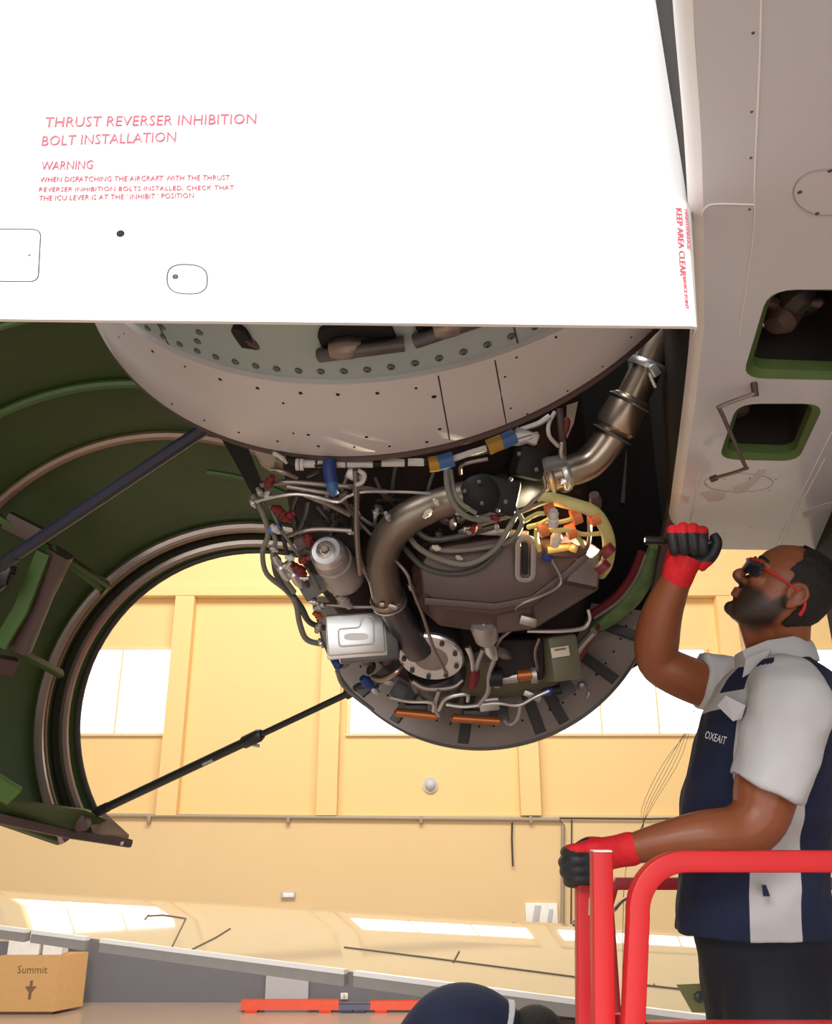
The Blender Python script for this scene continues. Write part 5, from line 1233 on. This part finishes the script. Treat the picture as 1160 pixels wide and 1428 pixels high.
def gnear(b):
    k = K(2.08)
    sweep(b, [P(868, 1187, 2.04), P(850, 1190, 2.05), P(832, 1196, 2.055), P(815, 1202, 2.055)], [circ(17*k, 16, 18*k, 2.4), circ(20*k, 16, 17*k, 2.6), circ(26*k, 16, 14*k, 3), circ(27*k, 16, 12*k, 3)], up=FV)
    for i, y in enumerate((1186, 1200, 1213, 1226)):
        e = (0, -3, -1, 4)[i]
        tube(b, [P(826, y, 2.055), P(806+e*.5, y-1, 2.048), P(793+e, y+1, 2.07), P(789+e, y+3, 2.11), P(797+e, y+5, 2.15), P(813, y+5, 2.16)], [9*k, 9*k, 8.8*k, 8.2*k, 7.5*k, 6*k], 12, 4)
    tube(b, [P(856, 1184, 2.07), P(838, 1178, 2.10), P(820, 1176, 2.13), P(806, 1181, 2.155)], [12*k, 10.5*k, 9*k, 7*k], 12, 4)
g2 = glove(gnear, [(P(886, 1182, 2.02), 21*K(2.03)), (P(878, 1184, 2.02), 22.5*K(2.03)), (P(862, 1187, 2.035), 21.5*K(2.03)), (P(846, 1190, 2.05), 22*K(2.03))],
           lambda c: (c-O0).dot(RV) > (835-580)*K(2.06) or (c-O0).dot(UV) > (714-1182)*K(2.06), 'red and black work glove gripping the corner post')
part(g2, 'badge', 'badge_green', lambda b: lathe(b, P(803, 1193, 2.045), -FV-RV*.25, [(-.02, .010), (-.006, .0115), (.002, .011), (.0035, .006)], 18))
# flashlight
ft = thing('flashlight', FL0.lerp(FL1, .5), 'slim black flashlight held up in the gloved hand', 'flashlight')
fa_ = (FL0-FL1).normalized(); FLn = (FL1-FL0).length
part(ft, 'barrel', 'rod_black', lambda b: lathe(b, FL1, fa_, [(0, .008), (.003, .0105), (.03, .0105), (.034, .0095), (FLn-.055, .0095), (FLn-.05, .0115), (FLn-.02, .0115), (FLn-.012, .0125), (FLn, .0125)], 20))
part(ft, 'lens', 'lens_glow', lambda b: lathe(b, FL0-fa_*.002, fa_, [(0, .006), (.0022, .006), (.0024, .003)], 16))
part(ft, 'clip', 'silver_dull', lambda b: tube(b, [FL1+fa_*.01-FV*.012, FL1+fa_*.04-FV*.0125], .002, 6))
sp = bpy.data.lights.new('flashlight_beam', 'SPOT'); sp.energy = 130; sp.color = (1, .86, .55); sp.spot_size = math.radians(42); sp.spot_blend = .35; sp.shadow_soft_size = .01
so = bpy.data.objects.new('flashlight_beam', sp); COL.objects.link(so); so.location = FL0+fa_*.012
so.rotation_euler = (P(790, 745, 2.22)-so.location).to_track_quat('-Z', 'Y').to_euler()

# ================================================================ STOOPING WORKER AT THE BOTTOM
dw = 3.9; kw = K(dw)
pel = P(585, 1490, dw); zst = pel.z-.92
w2 = thing('person', (pel.x, pel.y, zst), 'stooping worker in navy at the bottom edge, only back and head showing', 'person')
def wb(b, g):
    tube(b, [pel, P(600, 1462, dw), P(628, 1434, dw), P(662, 1428, dw), P(700, 1440, dw), P(716, 1450, dw)], [.15+g, .155+g, .160+g, .150+g, .115+g, .06+g], 24, 5)
def limb(b, pts, rs): tube(b, pts, rs, 14, 4)
def wbody(b):
    wb(b, -.015); limb(b, [P(712, 1446, dw), P(730, 1450, dw)], [.055, .05]); ball(b, P(752, 1444, dw), .105, 1.1, .9, .95, 20)
    tube(b, [P(772, 1462, dw), P(782, 1466, dw)], [.02, .008], 8)
    for s in (-1, 1):
        limb(b, [P(690, 1450, dw)+Y_*(s*.15), P(700, 1500, dw)+Y_*(s*.2), P(725, 1560, dw)+Y_*(s*.16), P(740, 1580, dw)+Y_*(s*.14)], [.055, .045, .036, .03])
        limb(b, [pel+Y_*(s*.1), pel+Y_*(s*.1)-Z_*.42+X*.05, pel+Y_*(s*.1)-Z_*.84], [.09, .06, .045])
bb = part(w2, 'body', 'skin', wbody); remesh(bb, .008, 2)
jk = part(w2, 'jacket', 'cloth_navy', lambda b: (wb(b, .012), [limb(b, [P(682, 1448, dw)+Y_*(s*.13), P(698, 1492, dw)+Y_*(s*.2), P(708, 1515, dw)+Y_*(s*.2)], [.085, .072, .066]) for s in (-1, 1)])); remesh(jk, .009, 3)
part(jk, 'reflective_stripe', 'cloth_grey', lambda b: sweep(b, [P(700, 1440, dw)+(Vector((math.sin(.35), 0, math.cos(.35)))*math.cos(a)+Y_*math.sin(a))*.133 for a in [2*math.pi*k/30 for k in range(30)]], circ(.006, 8, .018, 3), closed=True, up=X))
part(w2, 'hair', 'hair', lambda b: ball(b, P(748, 1438, dw), .112, 1.08, .95, .95, 22))
part(w2, 'trousers', 'trouser_navy', lambda b: [limb(b, [pel+Y_*(s*.09)+Z_*.05, pel+Y_*(s*.1)-Z_*.42+X*.05, pel+Y_*(s*.1)-Z_*.86], [.14, .09, .075]) for s in (-1, 1)])
for s in (-1, 1):
    f0 = Vector((pel.x, pel.y+s*.1, zst+.062))
    part(w2, 'boot', 'boot_black', lambda b: tube(b, [f0+Z_*.08, f0, f0+X*.1-Z_*.01, f0+X*.19-Z_*.02], [.055, .055, .045, .03], 12, 3))
st = thing('work_stand', (pel.x+.2, pel.y, 0), 'grey work stand under the stooping worker', 'stand')
part(st, 'deck', 'deck_grey', lambda b: abox(b, pel.x-.5, pel.x+.9, pel.y-.5, pel.y+.5, zst-.06, zst, .01), False)
for x in (-.45, .85):
    for y in (-.45, .45):
        part(st, 'leg', 'plate_grey', lambda b: abox(b, pel.x+x-.03, pel.x+x+.03, pel.y+y-.03, pel.y+y+.03, 0, zst-.06), False)
# equipment in the gap beside him under the wing
t = thing('tool_cart', P(770, 1410, 8.5)*1, 'dark equipment cart with metal fittings under the wing beside the stooping worker', 'cart'); cb = P(770, 1410, 8.5); t.location = (cb.x, cb.y, 0)
part(t, 'cabinet', 'plate_grey', lambda b: abox(b, cb.x-.45, cb.x+.4, cb.y, cb.y+.6, .12, cb.z+.02, .02), False)
part(t, 'drawer', 'bracket_maroon', lambda b: abox(b, cb.x-.05, cb.x+.36, cb.y-.02, cb.y+.01, cb.z-.3, cb.z-.06, .01), False)
for x in (-.3, -.22, -.14, .02):
    part(t, 'bottle_neck', 'silver_dull', lambda b: lathe(b, (cb.x+x, cb.y+.1, cb.z), Z_, [(0, .03), (.05, .03), (.07, .015), (.11, .012)], 10))
for x in (-.38, .32):
    part(t, 'caster', 'rubber', lambda b: lathe(b, (cb.x+x, cb.y+.2, .07), Y_, [(0, .05), (.01, .07), (.04, .07), (.05, .05)], 14))
# thin strands hanging behind the man
t = thing('hanging_cables', P(893, 1158, 6.2), 'thin dark cables slanting down behind the man to the wing', 'cable')
for k in range(5):
    part(t, 'cable', 'wire_dark', lambda b: tube(b, [P(975-k*1.5, 960+k*12, 6.2), P(952-k*7, 1050+k*4, 6.2), P(915-k*5, 1115+k*3, 6.2), P(892+k*1.2, 1158, 6.2), P(872, 1215, 6.2), P(868, 1350, 6.2), P(867, 1385, 6.2)], .0016, 5, 4))
